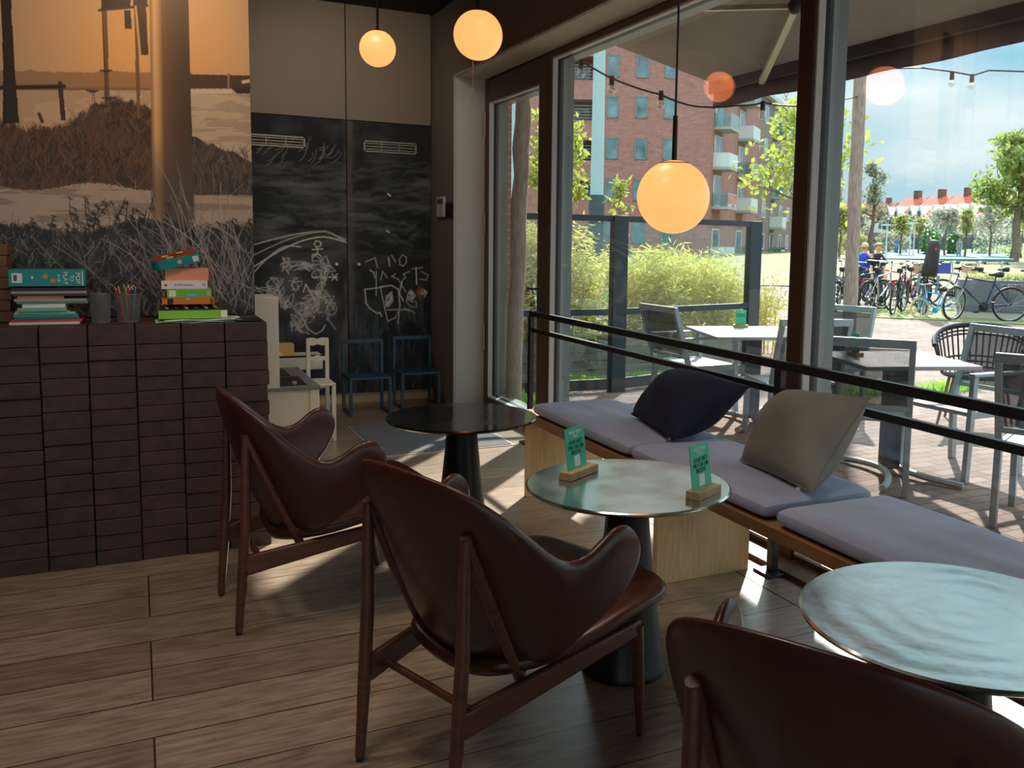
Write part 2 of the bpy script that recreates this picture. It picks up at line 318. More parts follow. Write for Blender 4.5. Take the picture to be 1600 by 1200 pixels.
# ---------- painted boards: a fine grid whose own colours are the print
class Canvas:
    def __init__(s, x0, x1, z0, z1, y, nx, nz):
        s.x0, s.x1, s.z0, s.z1, s.y, s.nx, s.nz = x0, x1, z0, z1, y, nx, nz
        X, Z = np.meshgrid(np.linspace(x0, x1, nx), np.linspace(z0, z1, nz)); s.P = np.stack([X.ravel(), np.full(X.size, y), Z.ravel()], 1)
        v = (s.P-CAM) @ RM; s.u = CX+FPX*v[:, 0]/-v[:, 2]; s.w = CY-FPX*v[:, 1]/-v[:, 2]
        s.c = np.zeros((X.size, 3))
    def _col(s, c): return np.array(srgb(*c))
    def fill(s, c): s.c[:] = s._col(c)
    def blend(s, m, c, a=1.):
        k = (m*a)[:, None] if m.dtype != bool else (m.astype(float)*a)[:, None]
        s.c = s.c*(1-k)+s._col(c)*k
    def poly(s, pts, c, a=1., soft=0):
        inside = np.zeros(len(s.u), bool); n = len(pts)
        for i in range(n):
            (xa, ya), (xb, yb) = pts[i], pts[(i+1) % n]
            if ya == yb: continue
            t = ((ya > s.w) != (yb > s.w)) & (s.u < (xb-xa)*(s.w-ya)/(yb-ya)+xa); inside ^= t
        s.blend(inside, c, a)
    def seg(s, p, q, w, c, a=1.):
        x0, x1 = min(p[0], q[0])-w-1, max(p[0], q[0])+w+1; y0, y1 = min(p[1], q[1])-w-1, max(p[1], q[1])+w+1
        i = np.where((s.u > x0) & (s.u < x1) & (s.w > y0) & (s.w < y1))[0]
        if not len(i): return
        d = np.array([q[0]-p[0], q[1]-p[1]], float); L = max(d @ d, 1e-6)
        t = np.clip(((s.u[i]-p[0])*d[0]+(s.w[i]-p[1])*d[1])/L, 0, 1)
        r = np.hypot(s.u[i]-p[0]-t*d[0], s.w[i]-p[1]-t*d[1]); k = (np.clip(w/2+.6-r, 0, 1)*a)[:, None]
        s.c[i] = s.c[i]*(1-k)+s._col(c)*k
    def path(s, pts, w, c, a=1.):
        for p, q in zip(pts[:-1], pts[1:]): s.seg(p, q, w, c, a)
    def curve(s, p, q, b, w, c, a=1., n=7):
        """bent stroke from p to q with sideways bow b"""
        dx, dy = q[0]-p[0], q[1]-p[1]; L = math.hypot(dx, dy)+1e-6; nx, ny = -dy/L, dx/L
        pts = [(p[0]+dx*t+nx*b*4*t*(1-t), p[1]+dy*t+ny*b*4*t*(1-t)) for t in np.linspace(0, 1, n)]
        s.path(pts, w, c, a)
    def noise(s, sx, sy, seed):
        r = np.random.default_rng(seed); out = np.zeros(len(s.u)); amp = 1; tot = 0
        for o in range(4):
            gx, gy = 97, 89; T = r.random((gy, gx)); fx = s.u/sx*2**o; fy = s.w/sy*2**o
            ix = np.floor(fx).astype(int); iy = np.floor(fy).astype(int); tx = fx-ix; ty = fy-iy; tx = tx*tx*(3-2*tx); ty = ty*ty*(3-2*ty)
            a = T[iy % gy, ix % gx]; b = T[iy % gy, (ix+1) % gx]; c = T[(iy+1) % gy, ix % gx]; d = T[(iy+1) % gy, (ix+1) % gx]
            out += amp*((a*(1-tx)+b*tx)*(1-ty)+(c*(1-tx)+d*tx)*ty); tot += amp; amp *= .55
        return out/tot
    def build(s, name, m, thick=.006, parent=None, gain=1.):
        nx, nz = s.nx, s.nz; me = bpy.data.meshes.new(name)
        idx = np.arange(nx*nz).reshape(nz, nx); F = np.stack([idx[:-1, :-1], idx[:-1, 1:], idx[1:, 1:], idx[1:, :-1]], -1).reshape(-1, 4)
        n0 = nx*nz; ring = list(idx[0, :])+list(idx[1:, -1])+list(idx[-1, -2::-1])+list(idx[-2:0:-1, 0])
        V = np.concatenate([s.P, s.P[ring]+np.array([0, thick, 0])]); R = len(ring)
        F2 = np.array([[ring[(i+1) % R], ring[i], n0+i, n0+(i+1) % R] for i in range(R)])
        F = np.concatenate([F, F2]); me.vertices.add(len(V)); me.vertices.foreach_set('co', V.ravel().astype(np.float32))
        me.loops.add(F.size); me.loops.foreach_set('vertex_index', F.ravel().astype(np.int32))
        me.polygons.add(len(F)); me.polygons.foreach_set('loop_start', np.arange(0, F.size, 4, dtype=np.int32)); me.polygons.foreach_set('loop_total', np.full(len(F), 4, np.int32))
        me.update(calc_edges=True); me.validate()
        at_ = me.color_attributes.new('print', 'FLOAT_COLOR', 'POINT')
        col = np.ones((len(V), 4), np.float32); col[:n0, :3] = np.clip(s.c*gain, 0, 1); col[n0:, :3] = col[ring, :3] if False else .3
        at_.data.foreach_set('color', col.ravel()); me.materials.append(m)
        o = bpy.data.objects.new(name, me); C.objects.link(o)
        if parent is not None: o.parent = parent
        return o
# ---------- the photo mural (a toned landscape print, lamp glow painted in)
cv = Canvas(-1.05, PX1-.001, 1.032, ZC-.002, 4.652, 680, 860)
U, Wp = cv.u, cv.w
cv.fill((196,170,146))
n1 = cv.noise(70, 30, 3)
lamp_glow = np.exp(-(((U-235)/150)**2+((Wp-85)/130)**2)); cv.blend(lamp_glow*.8, (250,186,104))  # orange lamp glow put into the print's colours
# far bank, water, boat
bank = (Wp > 122-10*cv.noise(24, 60, 5)-6) & (Wp < 141) & (U < 300); cv.blend(bank, (150,112,80), .8)
cv.blend((Wp > 137) & (Wp < 141), (120,88,62), .7)
cv.blend((Wp > 141) & (Wp < 190), (206,178,150)); cv.blend(((Wp > 141) & (Wp < 240) & (n1 > .52)), (180,152,126), .5)
cv.poly([(296,116),(392,118),(392,138),(296,138)], (74,52,38)); cv.seg((357,116),(357,138), 3, (150,118,90)); cv.blend((Wp > 139) & (Wp < 146) & (U > 296) & (U < 362), (226,210,190), .8)
cv.poly([(362,138),(392,134),(392,160),(378,154)], (46,36,30)); cv.seg((380,128),(392,126), 5, (214,202,190))
cv.blend((Wp > 146) & (Wp < 240) & (U > 296), (206,190,170), .8); cv.blend((Wp > 146) & (Wp < 240) & (U > 296) & (cv.noise(60, 7, 8) > .55), (150,132,116), .5)
# sand strip
sand = (Wp > 284) & (Wp < 372); cv.blend(sand, (186,170,158)); cv.blend(sand & (cv.noise(90, 9, 11) > .54), (128,112,104), .6)
# upper reeds
top = 186+14*np.sin(U/47.)-26*np.exp(-((U-165)/50)**2)+18*(cv.noise(9, 90, 13)-.5)
reed = (Wp > top) & (Wp < 288+6*np.sin(U/30)) & (U < 300); cv.blend(np.clip((Wp-top+9*cv.noise(3, 5, 71)-2)/9, 0, 1)*((Wp < 289+6*np.sin(U/30)+5*cv.noise(4,4,73)) & (U < 300)), (92,62,42)); cv.blend(reed & (cv.noise(10, 24, 17) > .52), (48,32,24), .75)
topr = 212+.42*(U-300)+14*(cv.noise(9, 60, 19)-.5); rr = (Wp > topr) & (Wp < 305) & (U >= 296); cv.blend(rr, (84,70,58)); cv.blend(rr & (cv.noise(8, 20, 23) > .5), (44,36,32), .7)
R = random.Random(5)
for i in range(1100):
    x = R.uniform(-60, 250); y = R.uniform(0, 1); y = (188+14*math.sin(x/47.)-26*math.exp(-((x-165)/50)**2))*(1-y)+287*y+8; l = R.uniform(8, 28); a = R.uniform(-.9, .9)
    c = R.choice(((120,86,58),(60,40,28),(140,104,72),(40,28,22),(100,70,48))); cv.curve((x, y), (x+l*math.sin(a), y-l*math.cos(a)), R.uniform(-3, 3), R.uniform(.4, 1.1), c, .6, 4)
for i in range(160):
    x = R.uniform(297, 398); y = R.uniform(240, 305); l = R.uniform(10, 24); a = R.uniform(-.6, .6)
    cv.curve((x, y), (x+l*math.sin(a), y-l*math.cos(a)), R.uniform(-3, 3), 1., R.choice(((130,112,96),(50,42,36),(90,76,64))), .7, 4)
# posts and gate of the mooring
cv.poly([(0,-200),(17,-200),(18,20),(24,120),(30,192),(4,194),(5,100),(1,0)], (38,26,20))
cv.poly([(-60,-200),(-40,-200),(-34,192),(-58,192)], (52,36,26))
cv.seg((-60,138),(100,135), 6, (44,30,22)); cv.poly([(90,127),(97,127),(103,188),(95,188)], (60,42,30)); cv.seg((4,137),(98,135), 5, (40,28,20)); cv.seg((61,178),(66,190), 5, (60,44,34))
cv.poly([(153,-200),(160,-200),(172,176),(164,176)], (118,82,54)); cv.seg((154,-100),(167,170), 1.5, (70,46,30))
cv.poly([(204,-200),(208,-200),(220,185),(214,185)], (124,88,58)); cv.seg((153,-60),(230,-60), 60, (150,110,76), .0)
cv.poly([(158,-40),(204,-40),(204,11),(158,18)], (50,36,26)); cv.poly([(208,-40),(230,-40),(230,10),(208,10)], (54,40,28)); cv.seg((155,16),(230,9), 4, (70,50,36))
cv.poly([(194,16),(204,16),(206,45),(195,45)], (56,42,32)); cv.poly([(212,8),(228,8),(232,86),(219,86)], (66,48,34)); cv.seg((212,10),(219,86), 3, (226,180,120))
# the big pole
for k in range(60):
    t = k/59; x0 = 232+t*58; x1 = 240+t*62
    c = np.interp(t, [0,.1,.2,.32,.5,.75,1], [150,232,206,120,104,84,76]); 
    cv.seg((x0, -150), (x1, 352), 1.6, (int(c), int(c*(.80 if t < .3 else .72)), int(c*(.58 if t < .3 else .50))))
gr = np.clip((Wp-210)/80, 0, 1)*((U > 236) & (U < 304)); cv.blend(gr*.7, (86,76,70)); 
# lower dark grass bank
lo = 362-10*np.sin(U/38.+1)-8*(cv.noise(7, 40, 29)-.2)-16*np.exp(-((U-190)/60)**2)-20*np.clip((U-300)/100, 0, 1)
low = Wp > lo; cv.blend(np.clip((Wp-lo+10*cv.noise(3,4,75)-3)/7, 0, 1), (34,31,31)); cv.blend(low & (cv.noise(9, 9, 31) > .53), (74,70,69), .6); cv.blend(low & (cv.noise(7, 14, 37) < .42), (14,13,14), .7)
for i in range(1500):
    x = R.uniform(-60, 398); y = R.uniform(360, 500); l = R.uniform(8, 30); a = R.gauss(.0, .8)
    c = R.choice(((130,124,120),(160,152,146),(90,86,84),(20,18,18),(60,56,54),(12,11,12))); cv.curve((x, y), (x+l*math.sin(a), y-l*math.cos(a)), R.uniform(-4, 4), R.uniform(.6, 1.3), c, .65, 4)
for i in range(90):   # tall weeds against the sand
    x = R.choice((R.gauss(185, 45), R.gauss(60, 60), R.gauss(370, 20))); y = 372; l = R.uniform(20, 70)*(1 if 120 < x < 260 else .5); a = R.gauss(0, .4)
    cv.curve((x, y), (x+l*math.sin(a), y-l*math.cos(a)), R.uniform(-6, 6), R.uniform(.8, 1.6), (34,30,30), .85)
    for q in range(3):
        t = R.uniform(.4, 1); cv.seg((x+l*t*math.sin(a)-3, y-l*t*math.cos(a)-3), (x+l*t*math.sin(a)+3, y-l*t*math.cos(a)), 2.2, (30,26,26), .8)
for i in range(85):  # long pale blades sweeping over everything at the right
    x = R.gauss(330, 50); y = R.uniform(430, 500); L = R.uniform(90, 200); a = -R.uniform(.1, .9); 
    if R.random() < .25: a = -a*.5
    cv.curve((x, y), (x+L*math.sin(a), y-L*math.cos(a)), R.uniform(-26, 26), R.uniform(.5, 1.2), R.choice(((176,170,164),(140,132,126),(196,188,180))), .6, 9)
for (x, y, h, s_) in ((165,252,145,1), (145,215,72,.7), (178,235,70,.9), (170,240,32,.8)):   # umbel flowers
    pass
for (x0, y0, x1, y1) in ((172,245,166,110),(150,214,145,142),(178,232,180,162),(176,250,169,153),(184,232,178,192),(158,230,160,165)):
    cv.curve((x0, y0), (x1, y1), 3, 1.3, (96,68,46), .9); cv.seg((x1-9, y1), (x1+8, y1), 2.6, (60,40,28), .95); cv.seg((x1-4, y1+2), (x1+4, y1+2), 2.4, (60,40,28), .9)
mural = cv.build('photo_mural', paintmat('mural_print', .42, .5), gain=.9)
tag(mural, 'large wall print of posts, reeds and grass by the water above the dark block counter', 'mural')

# ---------- the tall cupboards with chalkboard fronts
M_door = mat('taupe_cupboard', srgb(132,120,104), .55)
xs = (at(392, 300, 1, YB-.04)[0]-.62, at(542, 300, 1, YB-.04)[0], at(674, 300, 1, YB-.04)[0])
YD = YB-.04; ZB = at(542, 188, 1, YD)[2]; ZT = at(600, 5, 1, YD)[2]
print('YB', YB, 'chalk x', xs, 'ZB', ZB, ZT)
def chalk(name, x0, x1, seed, label):
    r = thing(name, label, 'cupboard', ((x0+x1)/2, YD, 0))
    def w(o): o.matrix_parent_inverse = r.matrix_basis.inverted(); return o
    w(G().box(x0+.004, YD+.008, .09, x1-.004, YB-.004, ZB).ob('lower_door', mat('chalk_black_side', (.012,.013,.015), .8), r))
    w(G().box(x0+.004, YD, ZB+.006, x1-.004, YB-.004, ZT).ob('upper_door', M_door, r, bevel=.003))
    c = Canvas(x0+.004, x1-.004, .09, ZB, YD, 330, 640)
    c.fill((40,44,48)); a = c.noise(60, 12, seed); b = c.noise(14, 60, seed+1); d_ = c.noise(40, 40, seed+2)
    c.blend(np.clip((a-.45)*3.2, 0, 1)*np.clip((c.w-230)/60, 0, 1)*np.clip((430-c.w)/90, 0, 1), (122,128,130), .6)
    c.blend(np.clip((b-.5)*3.4, 0, 1)*np.clip((c.w-420)/90, 0, 1), (92,108,122), .6)
    c.blend(np.clip((d_-.5)*3, 0, 1), (96,102,106), .4); c.blend(np.clip((c.w-430)/180, 0, 1), (34,46,60), .45)
    ex = np.exp(-((c.u-(540 if x0 < 1.2 else 546))/9)**2); c.blend(ex*np.clip((b-.3)*2, 0, 1), (120,112,106), .6)
    return r, c, w
Q = random.Random(11)
CH = ((200,200,196),(170,172,170),(220,218,210))
r1, c1, w_ = chalk('chalkboard_cupboard', xs[0], xs[1], 41, 'tall left cupboard, taupe above, chalkboard below with scribbled rainbow and stick figure')
for k, (y0, ym, xr) in enumerate(((382,361,542),(398,362,540),(416,370,538),(424,384,470))):
    pts = [(398+(xr-398)*t, y0+(ym-y0)*math.sin(min(1, t*1.25)*PI/2)+(18 if t > .8 else 0)*(t-.8)*5*(1-.3*k)) for t in np.linspace(0, 1, 14)]; c1.path(pts, 2., CH[k % 3], .75); 
c1.path([(500,378),(494,376),(491,381),(494,386),(500,385),(502,380),(499,377)], 1.6, CH[0]); c1.path([(496,387),(496,396),(489,402)], 1.6, CH[0]); c1.seg((496,396),(502,401), 1.6, CH[0]); c1.seg((488,390),(504,389), 1.6, CH[0])
for cc in ():
    pass
def scrib(c, cx, cy, rx, ry, n, w=1.2, a=.6):
    p = (cx, cy)
    for i in range(n):
        q = (cx+Q.gauss(0, rx*.6), cy+Q.gauss(0, ry*.6)); c.curve(p, q, Q.uniform(-ry, ry)*.5, w, Q.choice(CH), a, 6); p = q
for a_ in ((449,412,8,12,16),(475,412,20,8,20),(505,418,14,14,24),(505,440,6,12,12),(432,448,16,16,26),(445,470,12,14,18),(458,440,12,14,10),(486,470,20,16,26),(508,470,16,18,26),(478,488,18,22,34),(466,508,9,12,18),(498,455,5,16,8)):
    scrib(c1, *a_)
    k = np.exp(-(((c1.u-a_[0])/(a_[2]*1.1))**2+((c1.w-a_[1])/(a_[3]*1.1))**2)); c1.blend(k*.28, (150,152,150))
c1.path([(474,456),(478,444),(492,470)], 1.8, CH[0]); c1.path([(474,500),(482,515),(494,522),(504,516),(508,508)], 1.6, CH[0], .9); c1.path([(511,496),(524,514)], 3, (150,140,160), .8); c1.seg((488,433),(527,433), 1.6, CH[0]); c1.path([(519,428),(527,438)], 1.4, CH[0]); c1.path([(527,428),(519,438)], 1.4, CH[0])
for i in range(26):
    x = Q.uniform(398, 520); y = Q.uniform(228, 262); c1.curve((x, y), (x+Q.uniform(6, 20), y-Q.uniform(6, 24)), 3, 1.1, (150,154,152), .4)
for i in range(60):
    x = Q.uniform(398, 538); y = Q.uniform(255, 360); c1.curve((x, y), (x+Q.uniform(15, 60), y+Q.uniform(-6, 6)), Q.uniform(-4, 4), Q.uniform(2, 7), (96,102,106), .16)
w_(c1.build('chalkboard', paintmat('chalk_paint', .75, .25), parent=r1))
r2, c2, w2_ = chalk('chalkboard_cupboard', xs[1], xs[2], 61, 'tall right cupboard, taupe above, chalkboard below with chalk letters and a drawn boat')
L = [[(571,409),(586,403),(590,418)],[(607,402),(609,416)],[(612,399),(618,409)],[(628,399),(624,405),(625,413),(630,416),(635,410),(635,402),(629,398)],
 [(578,422),(584,426),(586,434)],[(588,424),(588,462)],[(595,437),(598,424),(605,434)],[(618,428),(612,432),(622,436),(634,456)],[(640,424),(630,428),(634,434),(628,438)],[(644,420),(660,418)],[(650,418),(651,444)],[(658,424),(669,430),(666,438),(656,436)],
 [(570,452),(572,474),(578,482),(590,490),(594,488),(596,494)],[(570,452),(598,449)],[(595,452),(602,486),(606,502),(618,496),(622,488)],[(594,448),(612,446),(622,452),(625,476),(622,506)],[(604,484),(640,484),(648,489)],[(640,486),(632,482)],[(605,462),(612,456),(614,470),(608,478),(602,472),(605,462)],[(628,440),(624,458),(630,470)]]
for p in L: c2.path([(a, b) for a, b in p], 1.8, Q.choice(CH), .85)
scrib(c2, 609, 467, 6, 10, 22); scrib(c2, 643, 462, 7, 10, 18); scrib(c2, 664, 456, 5, 7, 10); scrib(c2, 658, 457, 3, 5, 6); c2.blend(np.exp(-(((c2.u-656)/5)**2+((c2.w-457)/7)**2)), (190,140,90), .6)
for x, y in ((606,303),(604,360)): c2.seg((x, y), (x+4, y+3), 2.2, (220,220,215))
for i in range(70):
    x = Q.uniform(548, 650); y = Q.uniform(255, 380); c2.curve((x, y), (x+Q.uniform(10, 40), y+Q.uniform(-8, 8)), Q.uniform(-4, 4), Q.uniform(2, 7), (96,102,106), .15)
for i in range(50):
    x = Q.uniform(550, 665); y = Q.uniform(470, 600); c2.curve((x, y), (x+Q.uniform(-4, 4), y+Q.uniform(10, 45)), 2, Q.uniform(2, 5), (96,112,126), .15)
w2_(c2.build('chalkboard', MATS['chalk_paint'], parent=r2))
M_vent = mat('vent_aluminium', srgb(150,148,140), .45, .4)
for r, w, (a, b) in ((r1, w_, ((393.5,208.5),(477,232))), (r2, w2_, ((568,218.7),(651,242)))):
    p = at(a[0], a[1], 1, YD-.01); q = at(b[0], b[1], 1, YD-.01); x0, x1, z1, z0 = p[0], q[0], p[2], q[2]
    if r is r1: x0 = x1-(at(651,242,1,YD)[0]-at(568,218,1,YD)[0])
    g = G().box(x0, YD-.012, z0, x1, YD-.001, z0+.012).box(x0, YD-.012, z1-.012, x1, YD-.001, z1).box(x0, YD-.012, z0, x0+.012, YD-.001, z1).box(x1-.012, YD-.012, z0, x1, YD-.001, z1)
    for k in range(1, 4): g.box(x0, YD-.010, z0+(z1-z0)*k/4-.004, x1, YD-.002, z0+(z1-z0)*k/4+.004)
    for k in (1, 2): g.box(x0+(x1-x0)*k/3-.003, YD-.011, z0, x0+(x1-x0)*k/3+.003, YD-.001, z1)
    w(g.ob('vent_grille', M_vent, r))
for r, w, (px, py) in ((r1, w_, (526.5,413)), (r2, w2_, (561,413))):
    p = at(px, py, 1, YD-.02); w(G().cyl((p[0], YD, p[2]), (p[0], YD-.025, p[2]), .016, .012, 12).ob('knob', mat('cream_knob', srgb(214,206,190), .5), r))
# thermostat and dark switch on the column face
p0 = at(684, 308, 0, XI-.01); p1 = at(695, 339, 0, XI-.01)
t = G().box(XI-.022, min(p0[1], p1[1]), p1[2], XI-.002, max(p0[1], p1[1]), p0[2]).ob('thermostat', mat('white_plastic', srgb(206,204,198), .5), bevel=.004); tag(t, 'slim white wall controller on the column by the door', 'thermostat')
G().box(XI-.0235, min(p0[1], p1[1])+.02, p0[2]-.06, XI-.022, max(p0[1], p1[1])-.02, p0[2]-.02).ob('display', mat('lcd', srgb(90,96,92), .3), t)
p0 = at(696, 317, 0, XI-.01); p1 = at(707, 339, 0, XI-.01)
t = G().box(XI-.014, min(p0[1], p1[1]), p1[2], XI-.002, max(p0[1], p1[1]), p0[2]).ob('light_switch', mat('black_plastic', (.012,.012,.014), .4), bevel=.003); tag(t, 'black square wall switch right of the white controller', 'switch')
# ============================================================ FURNITURE INDOORS
M_wood = mat('walnut_frame', srgb(96,54,40), .38, var=.25, scale=5, stretch=(3,3,14), bump=.05)
M_leather = mat('cognac_leather', srgb(72,34,25), .33, var=.04, scale=9, bump=.06, rvar=.06, spec=.55, detail=6)
M_leather_in = M_leather
M_glide = mat('black_glide', (.01,.01,.01), .5)
def lounge_chair(label, x, y, th):
    r = thing('lounge_chair', label, 'chair', (x, y, 0), th, 'shell lounge chairs with leather upholstery')
    half = [[(-.340,0,.868),(-.305,0,.70),(-.240,0,.50),(-.155,0,.325)],
            [(-.333,.12,.864),(-.293,.115,.70),(-.222,.11,.50),(-.14,.11,.322)],
            [(-.300,.235,.838),(-.245,.218,.69),(-.165,.205,.49),(-.10,.19,.328)],
            [(-.230,.297,.775),(-.190,.285,.64),(-.125,.265,.48),(-.07,.235,.338)],
            [(-.140,.318,.690),(-.115,.315,.60),(-.075,.300,.48),(-.05,.262,.352)],
            [(-.058,.320,.622),(-.046,.325,.565),(-.03,.312,.475),(-.025,.278,.372)],
            [(.015,.330,.640),(.008,.336,.585),(.0,.322,.495),(-.005,.292,.395)],
            [(.080,.345,.702),(.078,.352,.622),(.06,.335,.52),(.025,.304,.42)],
            [(.138,.353,.700),(.145,.357,.615),(.117,.342,.53),(.065,.314,.45)],
            [(.178,.353,.645),(.176,.354,.592),(.153,.346,.545),(.105,.325,.488)]]
    cols = [[(f, s, z) for f, s, z in c] for c in reversed(half)]+[[(f, -s, z) for f, s, z in c] for c in half[1:]]
    n = len(cols); vs = [p for c in cols for p in c]; fs = []
    for i in range(n-1):
        for k in range(3): fs.append((i*4+k, i*4+k+1, (i+1)*4+k+1, (i+1)*4+k))
    g = G(); g.add(vs, fs); o = g.ob('backrest', M_leather, r, smooth=180, solid=.034, sub=2)
    # seat shell
    rows = [(-.185,.17,.318),(-.13,.225,.315),(-.02,.285,.330),(.10,.315,.362),(.23,.325,.394),(.34,.325,.416),(.41,.30,.426),(.445,.20,.426)]
    vs = []; fs = []; K = 7
    for f, w, z in rows:
        for k in range(K):
            t = -1+2*k/(K-1); up = (.035 if f < .3 else .012)*abs(t)**3
            vs.append((f-(.02*t*t if f > .38 else 0), w*t, z+up-.012*(1-t*t)*(1 if f < .3 else .2)))
    for i in range(len(rows)-1):
        for k in range(K-1): fs.append((i*K+k, i*K+k+1, (i+1)*K+k+1, (i+1)*K+k))
    g = G(); g.add(vs, fs); g.ob('seat', M_leather, r, smooth=180, solid=.05, off=-.2, sub=2)
    for s in (-1, 1):
        P = lambda f, q, z: (f, -s*q, z)
        leg = G().tube([P(-.320,.201,.012), P(-.305,.203,.2), P(-.290,.205,.42), P(-.284,.208,.715)], [.0135,.0175,.0185,.014], 12).ob('leg', M_wood, r)
        G().cyl(P(-.320,.201,0), P(-.320,.201,.013), .010, .011, 12).ob('glide', M_glide, leg)
        G().tube([P(-.287,.208,.722), P(-.20,.206,.52), P(-.093,.204,.284)], [.014,.0185,.015], 12).ob('back_strut', M_wood, r)
        G().beam(P(-.298,.204,.250), P(.275,.283,.356), .026, .072, h2=.045).ob('side_rail', M_wood, r, bevel=.008)
        leg = G().tube([P(.262,.284,.362), P(.29,.270,.18), P(.322,.252,.012)], [.017,.0165,.0115], 12).ob('leg', M_wood, r)
        G().cyl(P(.322,.252,0), P(.322,.252,.013), .009, .010, 12).ob('glide', M_glide, leg)
    G().cyl((-.235, .21, .255), (-.235, -.21, .255), .011, None, 12).ob('stretcher', M_wood, r)
    G().cyl((.20, .27, .335), (.20, -.27, .335), .011, None, 12).ob('stretcher', M_wood, r)
    return r
ch = lounge_chair('brown leather shell chair farthest back, beside the dark block counter', .588, 3.528, .067)
dup(ch, (.869, 2.263, 0), .345, 'brown leather shell chair in the middle, pulled up to the table with two green signs')
dup(ch, (1.125, 1.10, 0), math.radians(27.5), 'brown leather shell chair cut by the lower right corner, back turned, at the nearest table')

M_top = mat('pale_polished_metal', srgb(168,200,190), .17, .95, var=.35, scale=5, bump=.07, rvar=.07, col2=srgb(206,224,218), detail=8)
M_cone = mat('black_steel_cone', srgb(26,27,29), .32, .5, spec=.6)
def ringmat():
    m = mat('brushed_grey_metal', srgb(176,180,176), .22, .95, var=.25, scale=9, bump=.14, rvar=.05, col2=srgb(212,214,208), detail=9).copy(); m.name = 'spun_metal_top'; n = m.node_tree.nodes; l = m.node_tree.links
    t = n.new('ShaderNodeTexCoord'); w = n.new('ShaderNodeTexWave'); w.wave_type = 'RINGS'; w.rings_direction = 'Z'; w.inputs['Scale'].default_value = 4.2; w.inputs['Distortion'].default_value = 3.5; w.inputs['Detail'].default_value = 3; w.inputs['Detail Scale'].default_value = 2
    l.new(t.outputs['Object'], w.inputs['Vector'])
    b = [x for x in n if x.type == 'BUMP'][0]; b2 = n.new('ShaderNodeBump'); b2.inputs['Strength'].default_value = .045; b2.inputs['Distance'].default_value = .01
    l.new(w.outputs['Fac'], b2.inputs['Height']); l.new(b.outputs['Normal'], b2.inputs['Normal']); l.new(b2.outputs['Normal'], n['Principled BSDF'].inputs['Normal'])
    n['Principled BSDF'].inputs['Roughness'].default_value = .3
    return m
def round_table(label, x, y, m):
    r = thing('round_table', label, 'table', (x, y, 0), random.uniform(0, 6), 'round cafe tables with cone bases')
    G().lathe([(.20,.606),(.322,.614),(.335,.622),(.336,.627),(.330,.6305),(.15,.629),(.0005,.629)], n=72).ob('tabletop', m, r, smooth=30)
    G().lathe([(.140,0),(.143,.010),(.138,.022),(.118,.12),(.094,.30),(.076,.47),(.066,.60),(.066,.608)], n=40).ob('cone_base', M_cone, r, smooth=60)
    return r
M_top1 = mat('black_polished_metal', srgb(70,76,76), .10, .95, var=.3, scale=7, bump=.06, rvar=.06, col2=srgb(110,118,118), detail=8)
round_table('round dark table farthest back, in front of the door mat', 1.275, 3.80, M_top1)
round_table('round pale-shining table carrying two green signs', 1.418, 2.525, M_top)
round_table('nearest round table with swirl-brushed top, cut by the right edge', 1.560, 1.310, ringmat())

# green signs in wooden blocks
M_block = mat('light_oak_block', srgb(196,160,118), .55, var=.2, scale=14, stretch=(1,6,1))
M_green = mat('mint_card', srgb(70,196,156), .5); M_wtxt = mat('white_print', srgb(236,240,236), .5); M_btxt = mat('black_print', srgb(20,40,34), .5)
def sign(label, a, b, c, z, h=.146, wd=.118, small=False):
    """a, b = near end of the block left/right, c = far end right (bottom corners, photo pixels)"""
    A, B, Cc = (Vector(at(*p, 2, z)) for p in (a, b, c))
    u = (Cc-B).normalized(); L = (Cc-B).length; w = min(.05, (B-A).length); n = Vector((u.y, -u.x, 0))
    ctr = B + u*L/2 - n*w/2; 
    r = thing('table_sign', label, 'sign', tuple(ctr), math.atan2(u.y, u.x), 'mint green table signs')
    G().box(-L/2, -w/2, 0, L/2, w/2, .026).ob('sign_block', M_block, r, bevel=.0015)
    card = G().box(-wd/2-.006, -.0015, .012, wd/2-.006, .0015, .02+h).ob('card', M_green, r); card.rotation_euler = (math.radians(-7), 0, 0)
    T = lambda s, sz, zz, m, nm: text(s, nm, sz, m, card, (-.006, -.0022, zz), (PI/2, 0, 0))
    T('NOG MEER', .0150, .148, M_wtxt, 'heading'); T('TREK?', .0130, .134, M_wtxt, 'heading')
    T('DOE HET', .0200, .116, M_btxt, 'lettering'); T('MET DE QR', .0185, .099, M_btxt, 'lettering'); T('BESTEL', .0200, .082, M_btxt, 'lettering')
    G().box(-.022, -.0022, .034, .012, -.0014, .070).ob('white_panel', M_wtxt, card)
    return r
sign('mint green sign in an oak block at the left of the middle table', (866,748), (893,753), (935,736), .63)
sign('mint green sign in an oak block at the right edge of the middle table', (1059,775), (1093,784), (1127,769), .63)

